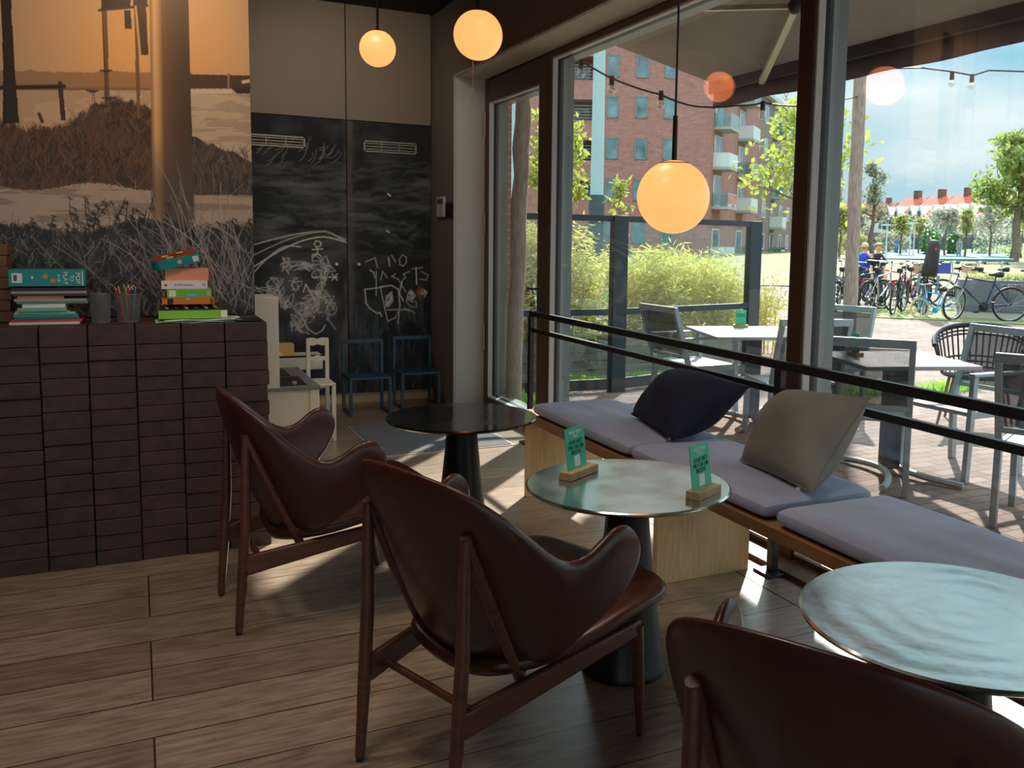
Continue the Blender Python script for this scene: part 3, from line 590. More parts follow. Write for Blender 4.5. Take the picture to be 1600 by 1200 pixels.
# ---------- bench, cushions, pillows, rail
M_oak = mat('bench_oak', srgb(214,182,134), .5, var=.13, scale=9, stretch=(9,9,1), detail=5)
M_oak_d = mat('bench_oak_board', srgb(150,108,70), .5, var=.15, scale=6, stretch=(9,1,9))
bn = thing('bench', 'long low oak bench running under the window rail', 'bench', (2.11, 3.0, 0))
def pb(g, nm, m, **k): 
    o = g.ob(nm, m, bn, **k); o.matrix_parent_inverse = Matrix.Translation(bn.location).inverted(); return o
pb(G().box(1.86, -2.6, .438, 2.36, 4.56, .484), 'seat_board', M_oak_d, bevel=.003)
for y in (4.50, 3.10, .9, -1.4): pb(G().box(1.885, y, 0, 2.355, y+.035, .438), 'panel_leg', M_oak, bevel=.002)
M_cush = mat('grey_lilac_cushion_cloth', srgb(164,170,196), .9, var=.10, scale=5, bump=.25, sheen=.15)
def cushion(y0, y1, label, x0=1.862, x1=2.36, h=.07):
    g = G(); nx, ny = 12, 22; R = random.Random(int(y0*100)); hx, hy = (x1-x0)/2, (y1-y0)/2; ph = R.uniform(0, 6)
    top = []; 
    def pt(i, j, side):
        a = -1+2*i/nx; b = -1+2*j/ny; e = (1-abs(a)**8)*(1-abs(b)**12)
        x = a*hx*(1-.012*(abs(b)**6)); y = b*hy*(1-.006*(abs(a)**6))
        z = h*.5+side*h*.5*(.70+.30*max(0, e)**.3)
        if side > 0: z += .004*math.sin(5*b+ph+2*a)*e - .003*math.sin(11*a+3*b+ph)*e
        return (x, y, z)
    V = [pt(i, j, 1) for i in range(nx+1) for j in range(ny+1)]+[pt(i, j, -1) for i in range(nx+1) for j in range(ny+1)]
    F = []; N = (nx+1)*(ny+1); ix = lambda i, j: i*(ny+1)+j
    for i in range(nx):
        for j in range(ny): F.append((ix(i,j), ix(i+1,j), ix(i+1,j+1), ix(i,j+1))); F.append((N+ix(i,j), N+ix(i,j+1), N+ix(i+1,j+1), N+ix(i+1,j)))
    for i in range(nx):
        F.append((ix(i,0), N+ix(i,0), N+ix(i+1,0), ix(i+1,0))); F.append((ix(i,ny), ix(i+1,ny), N+ix(i+1,ny), N+ix(i,ny)))
    for j in range(ny):
        F.append((ix(0,j), ix(0,j+1), N+ix(0,j+1), N+ix(0,j))); F.append((ix(nx,j), N+ix(nx,j), N+ix(nx,j+1), ix(nx,j+1)))
    g.add(V, F); o = g.ob('seat_cushion', M_cush, smooth=50, sub=1); o.location = ((x0+x1)/2, (y0+y1)/2, .485); tag(o, label, 'cushion', 'flat grey bench cushions')
    return o
cushion(3.335, 4.40, 'flat lilac-grey bench cushion at the far end by the rail post')
cushion(2.375, 3.325, 'flat lilac-grey bench cushion under both pillows, second from the far end')
cushion(1.25, 2.335, 'flat lilac-grey bench cushion beside the nearest table, third from the far end')
cushion(.15, 1.24, 'flat lilac-grey bench cushion outside the right of the picture, fourth from the far end')
def pillow(label, bl, br, tr, tl, m, thick=.13, m2=None, seed=1):
    bl, br, tr, tl = (Vector(p) for p in (bl, br, tr, tl)); ctr = (bl+br+tr+tl)/4
    nrm = (br-bl).cross(tl-bl).normalized(); N = 24; V = []; F = []; R = random.Random(seed); ph = [R.uniform(0, 6) for _ in range(8)]
    for side in (1, -1):
        for i in range(N+1):
            for j in range(N+1):
                u, w = i/N, j/N; a, b = 2*u-1, 2*w-1
                pin = .035*(1-b*b)*a**3*abs(a); pin2 = .035*(1-a*a)*b**3*abs(b)      # concave edges between pointed corners
                uu = u-pin/2; ww = w-pin2/2
                p = bl*(1-uu)*(1-ww)+br*uu*(1-ww)+tr*uu*ww+tl*(1-uu)*ww
                e = max(0, (1-a*a)*(1-b*b)); d = thick/2*e**.5
                d += .008*e**.5*math.sin(3.2*b+1.4*a+ph[0])+.004*e**.4*math.sin(6*a+5*b+ph[1])+.003*e**.3*math.sin(9*b-3*a+ph[2])*max(0,-b)
                V.append(p-ctr+nrm*d*side)
    M = (N+1)*(N+1); ix = lambda i, j: i*(N+1)+j
    for i in range(N):
        for j in range(N): F.append((ix(i,j), ix(i+1,j), ix(i+1,j+1), ix(i,j+1))); F.append((M+ix(i,j), M+ix(i,j+1), M+ix(i+1,j+1), M+ix(i+1,j)))
    for i in range(N): F += [(ix(i,0), M+ix(i,0), M+ix(i+1,0), ix(i+1,0)), (ix(i,N), ix(i+1,N), M+ix(i+1,N), M+ix(i,N)), (ix(0,i), ix(0,i+1), M+ix(0,i+1), M+ix(0,i)), (ix(N,i), M+ix(N,i), M+ix(N,i+1), ix(N,i+1))]
    g = G(); g.add(V, F); o = g.ob('pillow', m, smooth=180, sub=1); o.location = ctr; tag(o, label, 'pillow')
    pts = [V[ix(i, 0)] for i in range(0, N+1, 2)]+[V[ix(N, j)] for j in range(2, N+1, 2)]+[V[ix(i, N)] for i in range(N-2, -1, -2)]+[V[ix(0, j)] for j in range(N-2, 0, -2)]
    G().tube(pts, .003, 6, closed=True).ob('seam', m2 or m, o, smooth=180)
    return o
M_navy = mat('navy_velvet', srgb(17,21,48), .85, var=.3, scale=5, bump=.2, sheen=.03)
M_greige = mat('grey_brown_velvet', srgb(134,131,120), .85, var=.12, scale=5, bump=.2, sheen=.05)
zc = .562
pl1 = pillow('dark navy velvet pillow leaning against the window rail', (2.16, 3.83, zc+.01), (2.04, 3.25, zc+.01), (2.385, 3.17, .80), (2.385, 3.74, .80), M_navy, .25, seed=3)
pl2 = pillow('grey-brown velvet pillow leaning on the rail by the thick window post', (2.12, 2.87, zc+.0), (2.05, 2.36, zc+.01), (2.385, 2.45, .865), (2.37, 2.93, .82), M_greige, .24, seed=8)
for o, q in ((pl1, (2.075, 3.29, .57)), (pl2, (2.06, 2.42, .57))):
    G().box(-.008, -.0015, -.006, .008, .0015, .006).ob('care_tag', M_wtxt, o).location = Vector(q)-o.location+Vector((-.02, .0, .0))
M_rail = mat('black_rail_paint', srgb(30,28,30), .42, spec=.5)
rl = thing('window_rail', 'black double-bar safety rail standing in front of the windows', 'rail', (2.43, 3.0, 0))
def pr(g, nm, **k):
    o = g.ob(nm, M_rail, rl, **k); o.matrix_parent_inverse = Matrix.Translation(rl.location).inverted(); return o
pr(G().box(2.415, -2.6, .893, 2.445, 5.76, .930), 'top_bar', bevel=.002); pr(G().box(2.415, -2.6, .785, 2.445, 5.76, .815), 'lower_bar', bevel=.002)
for y in (5.735, 3.02, .32, -2.3):
    pr(G().box(2.407, y-.022, .012, 2.437, y+.022, .893), 'rail_post', bevel=.002)
    pr(G().box(2.365, y-.06, 0, 2.49, y+.06, .012), 'base_plate', bevel=.002)

# ---------- counter of stacked dark blocks
M_blk = mat('stained_block_wood', srgb(74,48,42), .55, var=.3, scale=6, stretch=(3,3,3), bump=.3, detail=8)
ct = thing('block_counter', 'low counter built of stacked dark brown wooden blocks', 'counter', (-.6, 4.45, 0))
def pc(g, nm, m=M_blk, **k):
    o = g.ob(nm, m, ct, **k); o.matrix_parent_inverse = Matrix.Translation(ct.location).inverted(); return o
g = G(); R = random.Random(3); colw = .1765; xs_ = []; x = PX1+.008
tops = 1.030
k = 0
while x > -2.2:
    x0 = x-colw+R.uniform(-.006, .006); z = 0; nrow = 15; jit = R.uniform(-.006, .006)
    hs = [R.uniform(.060, .072) for _ in range(nrow)]; sc = (tops-.085)/sum(hs[:-1]); zz = 0
    for i in range(nrow):
        hh = hs[i]*sc if i < nrow-1 else tops-zz
        g.box(x0+.0025, 4.255+R.uniform(-.004, .006)+jit, zz+.0012, x-.0025+(R.uniform(-.004, .006) if k == 0 else 0), 4.645, zz+hh-.0012); zz += hh
    x = x0; k += 1
pc(g, 'front_blocks', bevel=.003)
g = G().box(-2.2, 4.27, .002, PX1-.01, 4.644, tops-.02); pc(g, 'core', mat('dark_gap', (.01,.008,.008), .9))
g = G(); xl = at(19, 450, 1, 4.5)[0]
for i in range(7):
    g.box(-1.9, 4.50+R.uniform(-.01, .01), tops+i*.047+.001, xl+R.uniform(-.008, .004)-i*.0015, 4.645, tops+(i+1)*.047-.001)
pc(g, 'raised_blocks', mat('raised_block_wood', srgb(112,74,52), .6, var=.3, scale=6, bump=.3), bevel=.003)

# ---------- things lying on the counter
ZT_ = tops
def pxz(px, py, y=4.42): return at(px, py, 1, y)
PAPER = mat('paper_edge', srgb(226,220,206), .7)
def book(label, x0, x1, z0, z1, y0, y1, col, rz=0, group='picture books piled at the left of the counter', cat='book'):
    r = thing('picture_book', label, cat, ((x0+x1)/2, (y0+y1)/2, z0), rz, group); w, d, h = (x1-x0)/2, (y1-y0)/2, z1-z0; t = min(.0018, h*.28)
    m = mat('cover_%d_%d_%d' % col, srgb(*col), .4)
    G().box(-w, -d, 0, w, d, t).box(-w, -d, h-t, w, d, h).box(-w, -d, t, w, -d+.0015, h-t).ob('cover', m, r)
    G().box(-w+.003, -d+.0015, t, w-.003, d-.003, h-t).ob('pages', PAPER, r)
    return r
y = 4.40
BK = [ # px left, px right, py bottom, py top, colour, what
 (18,127,503,499,(232,226,216),'white thin book at the bottom of the left pile'), (20,130,499,495,(196,60,70),'thin book with red spine, second from the bottom'),
 (24,124,495,491,(70,178,140),'thin green book, third from the bottom of the left pile'), (22,122,491,487,(40,150,160),'teal thin book, fourth from the bottom'),
 (25,120,487,484,(150,200,190),'pale mint book, fifth from the bottom'), (26,110,484,482,(236,190,90),'thin yellow book under the mint spine'),
 (29,105,482,477,(110,190,170),'mint spined book with dark lettering'), (38,105,477,471,(240,236,228),'thick white book in the middle of the pile'),
 (28,138,471,467,(168,184,150),'sage green wide book above the white one'), (24,136,467,463,(150,178,150),'grey-green wide book, topmost of the green ones'),
 (28,100,463,459,(196,120,88),'short tan-orange book near the top of the left pile'), (22,138,459,455,(120,70,66),'wide dark red book above the tan-orange one'), (20,136,455,451,(176,160,160),'wide grey-pink book above the dark red one'),
 (18,138,451,446,(70,44,40),'dark brown book directly below the teal box')]
zprev = ZT_; zbase = pxz(60, 503)[2]
k_ = None
top_z = pxz(60, 446)[2]; 
for i, (a, b, yb, yt, col, lab) in enumerate(BK):
    z0 = ZT_+(503-yb)/57.*(top_z-zbase); z1 = ZT_+(503-yt)/57.*(top_z-zbase)
    x0 = pxz(a, yb)[0]; x1 = pxz(b, yb)[0]
    bk = book(lab, x0, x1, z0+.0003, z1-.0003, 4.36+(i % 3)*.008, 4.54+(i % 2)*.01, col, math.radians(((i*37) % 7-3)*.6))
zt = top_z; x0, x1 = pxz(17, 446)[0], pxz(135, 446)[0]; z1 = pxz(60, 421)[2]+.0
M_teal = mat('teal_box', srgb(22,150,152), .45)
bx = thing('game_box', 'teal game box lettered POP TO PLAY on top of the left book pile', 'box', ((x0+x1)/2, 4.42, zt), 0)
w = (x1-x0)/2; h = z1-zt
G().box(-w, -.075, 0, w, .105, h).ob('box_lid', M_teal, bx, bevel=.001)
G().box(-w+.012, -.0762, h*.22, -w+.048, -.0748, h*.80).ob('white_label', M_wtxt, bx); G().box(-w+.018, -.0772, h*.34, -w+.030, -.076, h*.7).ob('label_print', mat('label_blue', srgb(60,90,140), .5), bx)
for cx_, cz_, c_ in ((-w*.05, h*.62, (210,140,70)), (w*.14, h*.34, (232,140,60))): G().cyl((cx_, -.0762, cz_), (cx_, -.0748, cz_), .010, None, 16).ob('orange_dot', mat('dot_%d' % c_[1], srgb(*c_), .5), bx)
G().box(-w*.42, -.0762, h*.45, -w*.36, -.0748, h*.62).ob('cream_figure', mat('cream_print', srgb(214,220,160), .5), bx)
for s_, xx, sz in (('POP', w*.80, .026), ('TO', w*.64, .020), ('PLAY', w*.47, .024), ('& LIE', w*.30, .015)):
    text(s_, 'lettering', sz, M_wtxt, bx, (xx, -.0756, h*.5), (PI/2, PI/2, 0))
G().box(w-.012, -.0762, .004, w-.008, -.0748, h-.004).ob('white_stripe', M_wtxt, bx)
# pen cups
M_mesh = mat('wire_mesh', srgb(150,152,156), .4, .5)
def pen_cup(label, pxc, pyb, wpx, pyt, m):
    p = pxz(pxc, pyb, 4.42); a, b = pxz(pxc-wpx/2, pyb, 4.42)[0], pxz(pxc+wpx/2, pyb, 4.42)[0]; r0 = (b-a)/2; hh = pxz(pxc, pyt, 4.42)[2]-ZT_
    r = thing('pen_cup', label, 'cup', (p[0], 4.42, ZT_), 0, 'wire mesh pen cups')
    g = G(); n = 40; rb = r0*.86
    for k in range(n):
        a0 = 2*PI*k/n; 
        for sgn in (1, -1):
            pts = [((rb+(r0-rb)*t)*math.cos(a0+sgn*t*1.1), (rb+(r0-rb)*t)*math.sin(a0+sgn*t*1.1), .003+t*(hh-.004)) for t in (0, .33, .66, 1)]
            g.tube(pts, .0010, 4)
    g.ob('mesh_wall', m, r)
    rim = [(r0*math.cos(2*PI*k/32), r0*math.sin(2*PI*k/32), hh) for k in range(32)]; G().tube(rim, .0018, 6, closed=True).ob('rim', mat('chrome_rim', srgb(150,152,156), .3, .8), r)
    G().lathe([(rb,0),(rb,.004),(.001,.004)], n=32).ob('bottom', m, r)
    return r, p[0], rb, hh
pen_cup('empty dark wire mesh cup beside the book pile', 157.5, 496, 34, 459, M_mesh)
r_, cx_, rb_, hh_ = pen_cup('wire mesh cup full of coloured pencils', 201, 496, 40, 459, M_mesh)
PC = [((206,70,60),'red',-.8,.05),((226,140,60),'orange',-.55,.02),((60,140,80),'green',-.3,-.2),((220,190,80),'yellow',-.15,.3),((190,50,60),'crimson',.05,.1),((150,60,50),'brown-red',.2,-.3),((60,110,190),'blue',.35,.2),((40,70,150),'dark blue',.55,-.1),((90,160,210),'light blue',.7,.2),((120,50,110),'purple',.1,.4),((30,30,34),'black',.45,-.4)]
for i, (c_, nm, a_, b_) in enumerate(PC):
    r = thing('pencil', '%s pencil standing in the wire mesh cup' % nm, 'pencil', (cx_+a_*rb_*.5, 4.42+b_*rb_*.5, ZT_+.006), 0, 'coloured pencils')
    L = hh_+.028+.012*((i*7) % 5)/4; q = Vector((a_*rb_*.55-(.012 if i < 2 else 0), b_*rb_*.5, L)); t = q*(1-.016/L)
    G().cyl((0, 0, 0), t, .0034, None, 6).ob('shaft', mat('pencil_%d' % i, srgb(*c_), .4), r, smooth=0)
    G().cyl(t, t+(q-t)*.7, .0033, .0012, 6).ob('tip', mat('pencil_wood', srgb(222,190,150), .6), r)
# right pile
def gbox(label, a, b, yb, yt, col, y0=4.34, y1=4.52, rz=0):
    x0, x1 = pxz(a, yb, y0)[0], pxz(b, yb, y0)[0]; z0 = pxz((a+b)/2, yb, y0)[2]; z1 = pxz((a+b)/2, yt, y0)[2]
    r = thing('game_box', label, 'box', ((x0+x1)/2, (y0+y1)/2, 0), rz, 'children games piled at the right of the counter'); r.location.z = z0
    w, d = (x1-x0)/2, (y1-y0)/2
    G().box(-w, -d, 0, w, d, (z1-z0)-.0005).ob('box_lid', mat('box_%d_%d_%d' % col, srgb(*col), .4), r, bevel=.0008)
    return r, w, d, z1-z0
def printon(r, d, x0, x1, z0, z1, col, nm): return G().box(x0, -d-.0012, z0, x1, -d+.001, z1).ob(nm, mat('ink_%d_%d_%d' % col, srgb(*col), .5), r)
# crumpled papers at the bottom
p0, p1 = pxz(243, 505, 4.30)[0], pxz(378, 500, 4.30)[0]
for i, (a, b, c_) in enumerate(((0, .96, (214,236,226)), (.03, .90, (150,206,182)), (.1, 1.0, (226,236,232)))):
    g = G(); R = random.Random(50+i); n = 14; V = []; F = []
    for ii in range(n+1):
        for jj in range(7):
            t = ii/n; V.append((p0+(p1-p0)*(a+(b-a)*t), 4.290+.20*jj/6+.006*math.sin(9*t+i), ZT_+.0022+.0045*i+.0022*math.sin(12*t+i*2+jj)*(1 if jj < 2 else .3)))
    for ii in range(n):
        for jj in range(6): F.append((ii*7+jj, (ii+1)*7+jj, (ii+1)*7+jj+1, ii*7+jj+1))
    g.add(V, F); o = g.ob('paper_sheet', mat('sheet_%d' % i, srgb(*c_), .7), solid=.0012, smooth=180); tag(o, ['pale mint crumpled sheet at the bottom of the right pile', 'green crumpled sheet between two pale sheets', 'white-mint crumpled sheet directly under the lime box'][i], 'paper', 'loose sheets under the games')
zz0 = pxz(300, 501, 4.33)[2]
r, w, d, h = gbox('lime green open-sided box with dark pictures on its slanting lid', 248, 356, 499, 486, (140,205,50), 4.33, 4.50)
r.location.z = ZT_+.0155
printon(r, d, w-.028, w-.003, .004, h-.003, (240,246,230), 'white_end')
g = G(); g.add([(-w+.0,-d,h),(w+.03,-d+.01,h),(w+.012,d,h+.020),(-w+.012,d,h+.020),(-w+.0,-d,h+.003),(w+.03,-d+.01,h+.003),(w+.012,d,h+.023),(-w+.012,d,h+.023)], [(0,1,2,3),(7,6,5,4),(0,4,5,1),(1,5,6,2),(2,6,7,3),(3,7,4,0)])
lid = g.ob('slanted_cover', mat('box_dark_cover', srgb(30,40,50), .35), r)
for k in range(6): 
    g = G(); x = -w+.03+k*(2*w-.04)/6; g.add([(x,-d+.02,h+.0062),(x+.012,-d+.02,h+.0062),(x+.0,d-.03,h+.0205),(x-.02,d-.03,h+.0205)], [(0,1,2,3)]); g.ob('picture', mat('pic_%d' % k, srgb(*((200,210,214),(40,110,150),(220,200,180),(60,140,190),(230,236,236),(150,170,90))[k]), .4), r)
zb = r.location.z+h+.0235
def stackbox(label, a, b, hp, col, y0=4.37, y1=4.53, rz=0):
    global zb
    x0, x1 = pxz(a, 470, y0)[0], pxz(b, 470, y0)[0]; hh = hp*(pxz(300, 460, y0)[2]-pxz(300, 470, y0)[2])/10
    r = thing('game_box', label, 'box', ((x0+x1)/2, (y0+y1)/2, zb), rz, 'children games piled at the right of the counter'); w, d = (x1-x0)/2, (y1-y0)/2
    G().box(-w, -d, 0, w, d, hh-.0004).ob('box_lid', mat('box_%d_%d_%d' % col, srgb(*col), .4), r, bevel=.0008); zb += hh
    return r, w, d, hh
r, w, d, h = stackbox('orange game box with a dark picture at its left, on the lime box', 253, 335, 10, (226,122,30))
printon(r, d, -w+.022, -w+.045, .002, h-.002, (50,24,16), 'dark_picture'); printon(r, d, w-.018, w-.004, .003, h-.002, (150,60,30), 'red_patch'); printon(r, d, -.01, .006, h-.005, h-.001, (250,240,210), 'white_patch')
r, w, d, h = stackbox('green game box with white flowers and a blue panel', 261, 331, 14, (120,190,60))
printon(r, d, -w+.008, -w+.036, .006, h-.006, (240,246,226), 'flowers'); printon(r, d, -.012, .034, .006, .018, (110,190,214), 'blue_panel'); printon(r, d, w-.020, w-.006, .01, h-.01, (240,170,160), 'pink_badge'); 
r, w, d, h = stackbox('white game box with a red logo, above the green one', 253, 325, 13, (236,234,236))
text('R.DIX Sudoku', 'lettering', .013, mat('ink_blue', srgb(70,90,150), .5), r, (-.004, -d-.0006, h*.5), (PI/2, 0, 0)); text('N', 'logo', .021, mat('ink_red', srgb(206,40,60), .5), r, (w-.016, -d-.0006, h*.5), (PI/2, 0, 0)); printon(r, d, -w+.012, -w+.022, h*.35, h*.6, (190,50,80), 'red_dots')
r, w, d, h = stackbox('salmon pink box half under the tilted teal one', 259, 327, 19, (240,150,120), 4.38, 4.53)
# round-ended teal box, tilted
r = thing('game_box', 'teal and rust round-ended game box lying tilted on top of the right pile', 'box', (0,0,0), 0, 'children games piled at the right of the counter')
a = pxz(240, 433, 4.36); b = pxz(314, 421, 4.36); L = (Vector(b)-Vector(a)).length
poly = []; D = .12; Lr = .035
for k in range(13): t = PI/2+PI*k/12; poly.append((-L/2+Lr+Lr*math.cos(t), D/2*math.sin(t)))
poly += [(L/2, -D/2), (L/2, D/2)]
G().prism(poly, 0, .040).ob('box_lid', M_teal, r, bevel=.001); G().prism([(x*.94, y*.93) for x, y in poly], .0402, .0412).ob('rust_print', mat('rust_print', srgb(150,52,24), .4), r)
for (ex, ey, er) in ((-.035, .01, .014), (.03, .028, .014), (-.02, -.032, .014)): 
    G().tube([(ex+er*math.cos(2*PI*k/14), ey+er*.8*math.sin(2*PI*k/14), .0415) for k in range(14)], .0022, 5, closed=True).ob('drawn_ring', mat('cream_print', srgb(214,220,160), .5), r)
G().box(-.045, -.004, .0412, .05, .006, .0422).ob('dark_bar', mat('dark_print', srgb(60,14,16), .5), r)
printon(r, D/2, L/2-.030, L/2-.006, .008, .032, (226,236,236), 'white_label'); G().cyl((.012, -D/2-.001, .020), (.012, -D/2+.001, .020), .010, None, 14).ob('badge', mat('ink_240_170_160', srgb(232,120,90), .5), r)
r.location = (Vector(a)+Vector(b))/2+Vector((-.004, .06, -.002)); r.location.z = zb+.016; r.rotation_euler = (math.radians(9), math.radians(-13), math.radians(4))
# dark leaflet at the right end
o = G().box(at(340,490,1,4.45)[0], 4.36, ZT_+.001, PX1-.01, 4.56, ZT_+.004).ob('leaflet', mat('dark_leaflet', srgb(70,62,60), .4)); tag(o, 'dark leaflet lying at the right end of the counter', 'leaflet')
o = G().box(at(368,497,1,4.32)[0], 4.29, ZT_+.001, PX1-.012, 4.355, ZT_+.012).ob('wallet', mat('black_wallet', (.006,.006,.006), .5), bevel=.002); tag(o, 'flat black case at the front right edge of the counter', 'case')

# ---------- floor mat
m0, m1, m2, m3 = (1.365, 6.74), (2.30, 6.74), (2.30, 5.70), (1.40, 5.70)
dm = thing('door_mat', 'grey entrance mat with a light border inside the door', 'mat', (1.84, 6.22, 0))
def pm(g, nm, m):
    o = g.ob(nm, m, dm); o.matrix_parent_inverse = Matrix.Translation(dm.location).inverted(); return o
pm(G().box(1.37, 5.71, 0, 2.30, 6.74, .006), 'mat_frame', mat('mat_trim', srgb(190,186,172), .5, .3))
pm(G().box(1.385, 5.725, .001, 2.285, 6.725, .010), 'pile', mat('grey_pile', srgb(104,106,112), .95, var=.35, scale=160, bump=.5))
# ---------- pendant lamps
def globe(label, x, y, z, R=.11, power=1.6, cord_top=ZC, reach=True):
    r = thing('pendant_lamp', label, 'lamp', (x, y, z), 0, 'globe pendant lamps')
    G().sphere((0,0,0), R, 48).ob('glass_globe', emis('lit_opal_glass', (.60, .146, .047), 1.0), r, smooth=180)
    G().lathe([(R*.42, R*.905), (R*.42, R*.93), (R*.2, R*.96), (.001, R*.97)], n=32).ob('cap', M_black, r)
    G().cyl((0,0,R*.93), (0,0,R+.135), .0085, .0075).ob('stem', mat('black_metal', (.01,.01,.01), .35, .5), r)
    G().cyl((0,0,R+.13), (0,0,cord_top-z), .0035).ob('cord', M_black, r)
    G().lathe([(.05,-.025),(.052,0),(.001,0)], c=(0,0,cord_top-z), n=24).ob('ceiling_rose', M_black, r)
    return r
def along(px, py, y): return at(px, py, 1, y)
a = along(1052, 308, 2.42); globe('nearest and lowest glowing globe lamp, hanging before the window', *a, R=.1125)
a = along(747, 55, 3.98); globe('glowing globe lamp by the upper corner of the window reveal', *a, R=.1095)
a = along(590, 76, 5.70); globe('farthest glowing globe lamp, before the taupe cupboards', *a, R=.1095)
globe('globe lamp above the picture, over the block counter', -.95, 3.9, 2.7, power=16)
for i, (x, y) in enumerate(((-1.6, 1.4), (-1.6, -.8), (-3.3, .4), (-3.3, 2.6), (.6, -1.6), (-1.7, 3.2))): globe('added globe lamp behind the camera, %s' % ('over the room centre', 'toward the rear', 'by the left windows', 'by the far left window', 'near the rear windows', 'left of the counter')[i], x, y, 2.6, power=5)  # unseen lamps added behind the camera for more interior light
# small unseen spots on the dark ceiling, added to brighten the interior
def spot(label, pos, aim, power, col, ang=80, blend=.9):
    r = thing('added_ceiling_spot', label, 'lamp', tuple(pos), 0, 'added black ceiling spots'); p = Vector(pos); d = (Vector(aim)-p).normalized()
    G().cyl((0,0,0), (0,0,ZC-pos[2]), .012, None, 10).lathe([(.045,-.012),(.045,0),(.001,0)], c=(0,0,ZC-pos[2]), n=20).ob('stem', M_black, r)
    Q_ = d.to_track_quat('-Z', 'Y').to_matrix().to_4x4()
    G().lathe([(.036,.07),(.040,-.05),(.034,-.05),(.030,.0),(.001,.0)], n=24, M=Q_).ob('spot_head', M_black, r)
    l = bpy.data.lights.new('spot_light', 'SPOT'); l.energy = power; l.color = col; l.spot_size = math.radians(ang); l.spot_blend = blend; l.shadow_soft_size = .22
    o = bpy.data.objects.new('spot_light', l); C.objects.link(o); o.parent = r; o.rotation_euler = d.to_track_quat('-Z', 'Y').to_euler(); o.location = d*.055
WARM = (1, .88, .74)
spot('added ceiling spot washing the upper part of the wall print', (.25, 3.35, 3.16), (.06, 4.65, 2.12), 20, (1, .66, .36), 70)
spot('added ceiling spot over the floor left of the chairs', (-.7, 2.9, 3.16), (-.6, 3.1, 0), 13, WARM, 110)
spot('added ceiling spot over the middle of the floor', (.25, 1.9, 3.16), (.5, 2.2, 0), 15, WARM, 110)
spot('added ceiling spot above the round tables by the window', (1.35, 3.1, 3.16), (1.4, 3.2, 0), 14, WARM, 100)
spot('added ceiling spot before the taupe cupboards', (1.35, 5.9, 3.16), (1.45, 7.6, 2.3), 12, (1, .82, .64), 100)
spot('added ceiling spot over the play corner', (1.1, 5.2, 3.16), (1.0, 6.3, 0), 11, WARM, 100)
# little chain under the second lamp
a = at(739, 96, 1, 4.0); b_ = at(738, 163, 1, 4.0)
o = G().tube([a, ((a[0]+b_[0])/2+.002, a[1], (a[2]+b_[2])/2), b_], .0022, 6).ob('pull_cord', mat('pale_cord', srgb(170,150,120), .6)); tag(o, 'thin pale cord hanging below the second globe lamp', 'cord')

# ---------- play corner
M_pw = mat('white_toy_wood', srgb(222,218,206), .5); M_pg = mat('grey_toy_top', srgb(120,122,126), .45)
yk = 5.75
xr = at(435, 480, 1, yk)[0]; zt_ = at(435, 464, 1, yk)[2]; xw = at(498, 602, 1, yk)[0]; zw = at(498, 603, 1, yk)[2]; xl = .50
pk = thing('play_kitchen', 'white wooden play kitchen with a grey worktop behind the counter end', 'toy', (xl, yk, 0))
def pp(g, nm, m, **k):
    o = g.ob(nm, m, pk, **k); o.matrix_parent_inverse = Matrix.Translation(pk.location).inverted(); return o
yb_ = at(461, 574, 2, zw)[1]
pp(G().box(xl, yk, zw-.03, xr, yk+.30, zt_), 'tower', M_pw, bevel=.003)
pp(G().box(xl, yk-.004, zw-.022, xw+.012, yb_+.02, zw), 'worktop', M_pg, bevel=.003)
pp(G().box(xl, yk+.012, 0, xw, yk+.03, zw-.022).box(xw-.018, yk+.03, 0, xw, yb_+.01, zw-.022), 'side_panel', M_pw, bevel=.002)
pp(G().box(xw-.055, yk+.004, 0, xw+.004, yk+.034, zw-.022), 'corner_post', M_pw, bevel=.003)
ym = (yk+yb_)/2
pp(G().box(xl+.15, yk+.06, zw, xw-.06, ym-.01, zw+.003), 'hob', M_black); pp(G().box(xl+.15, ym+.03, zw, xw-.10, yb_-.04, zw+.003), 'sink', M_black)
pp(G().cyl((xw-.13, yk+.10, zw+.003), (xw-.13, yk+.10, zw+.02), .014, None, 20), 'knob', mat('beech_knob', srgb(206,160,110), .5))
yr = yb_+.06; xq = at(500, 575, 1, yr)[0]
pp(G().box(xl+.1, yr, zw-.03, xq+.02, yr+.02, zw+.075).box(xl+.1, yr, zw+.06, xq+.02, yr+.20, zw+.075), 'rear_shelf', M_pw, bevel=.002)
a = at(435, 572, 1, yr+.05); b_ = at(459, 553, 1, yr+.05)
o = G().box(a[0]-.03, yr+.025, zw+.0755, b_[0], yr+.12, zw+.0755+(b_[2]-a[2])).ob('toy_crate', mat('pale_pine', srgb(232,190,120), .6), bevel=.003); tag(o, 'small pale pine box standing on the play kitchen shelf', 'box')
p = at(437, 552, 1, yr+.02); pp(G().sphere((p[0], yr+.01, p[2]-.01), .016, 14).tube([(p[0], yr+.01, zw+.06), (p[0], yr+.01, p[2])], .008, 8), 'tap', M_pw)
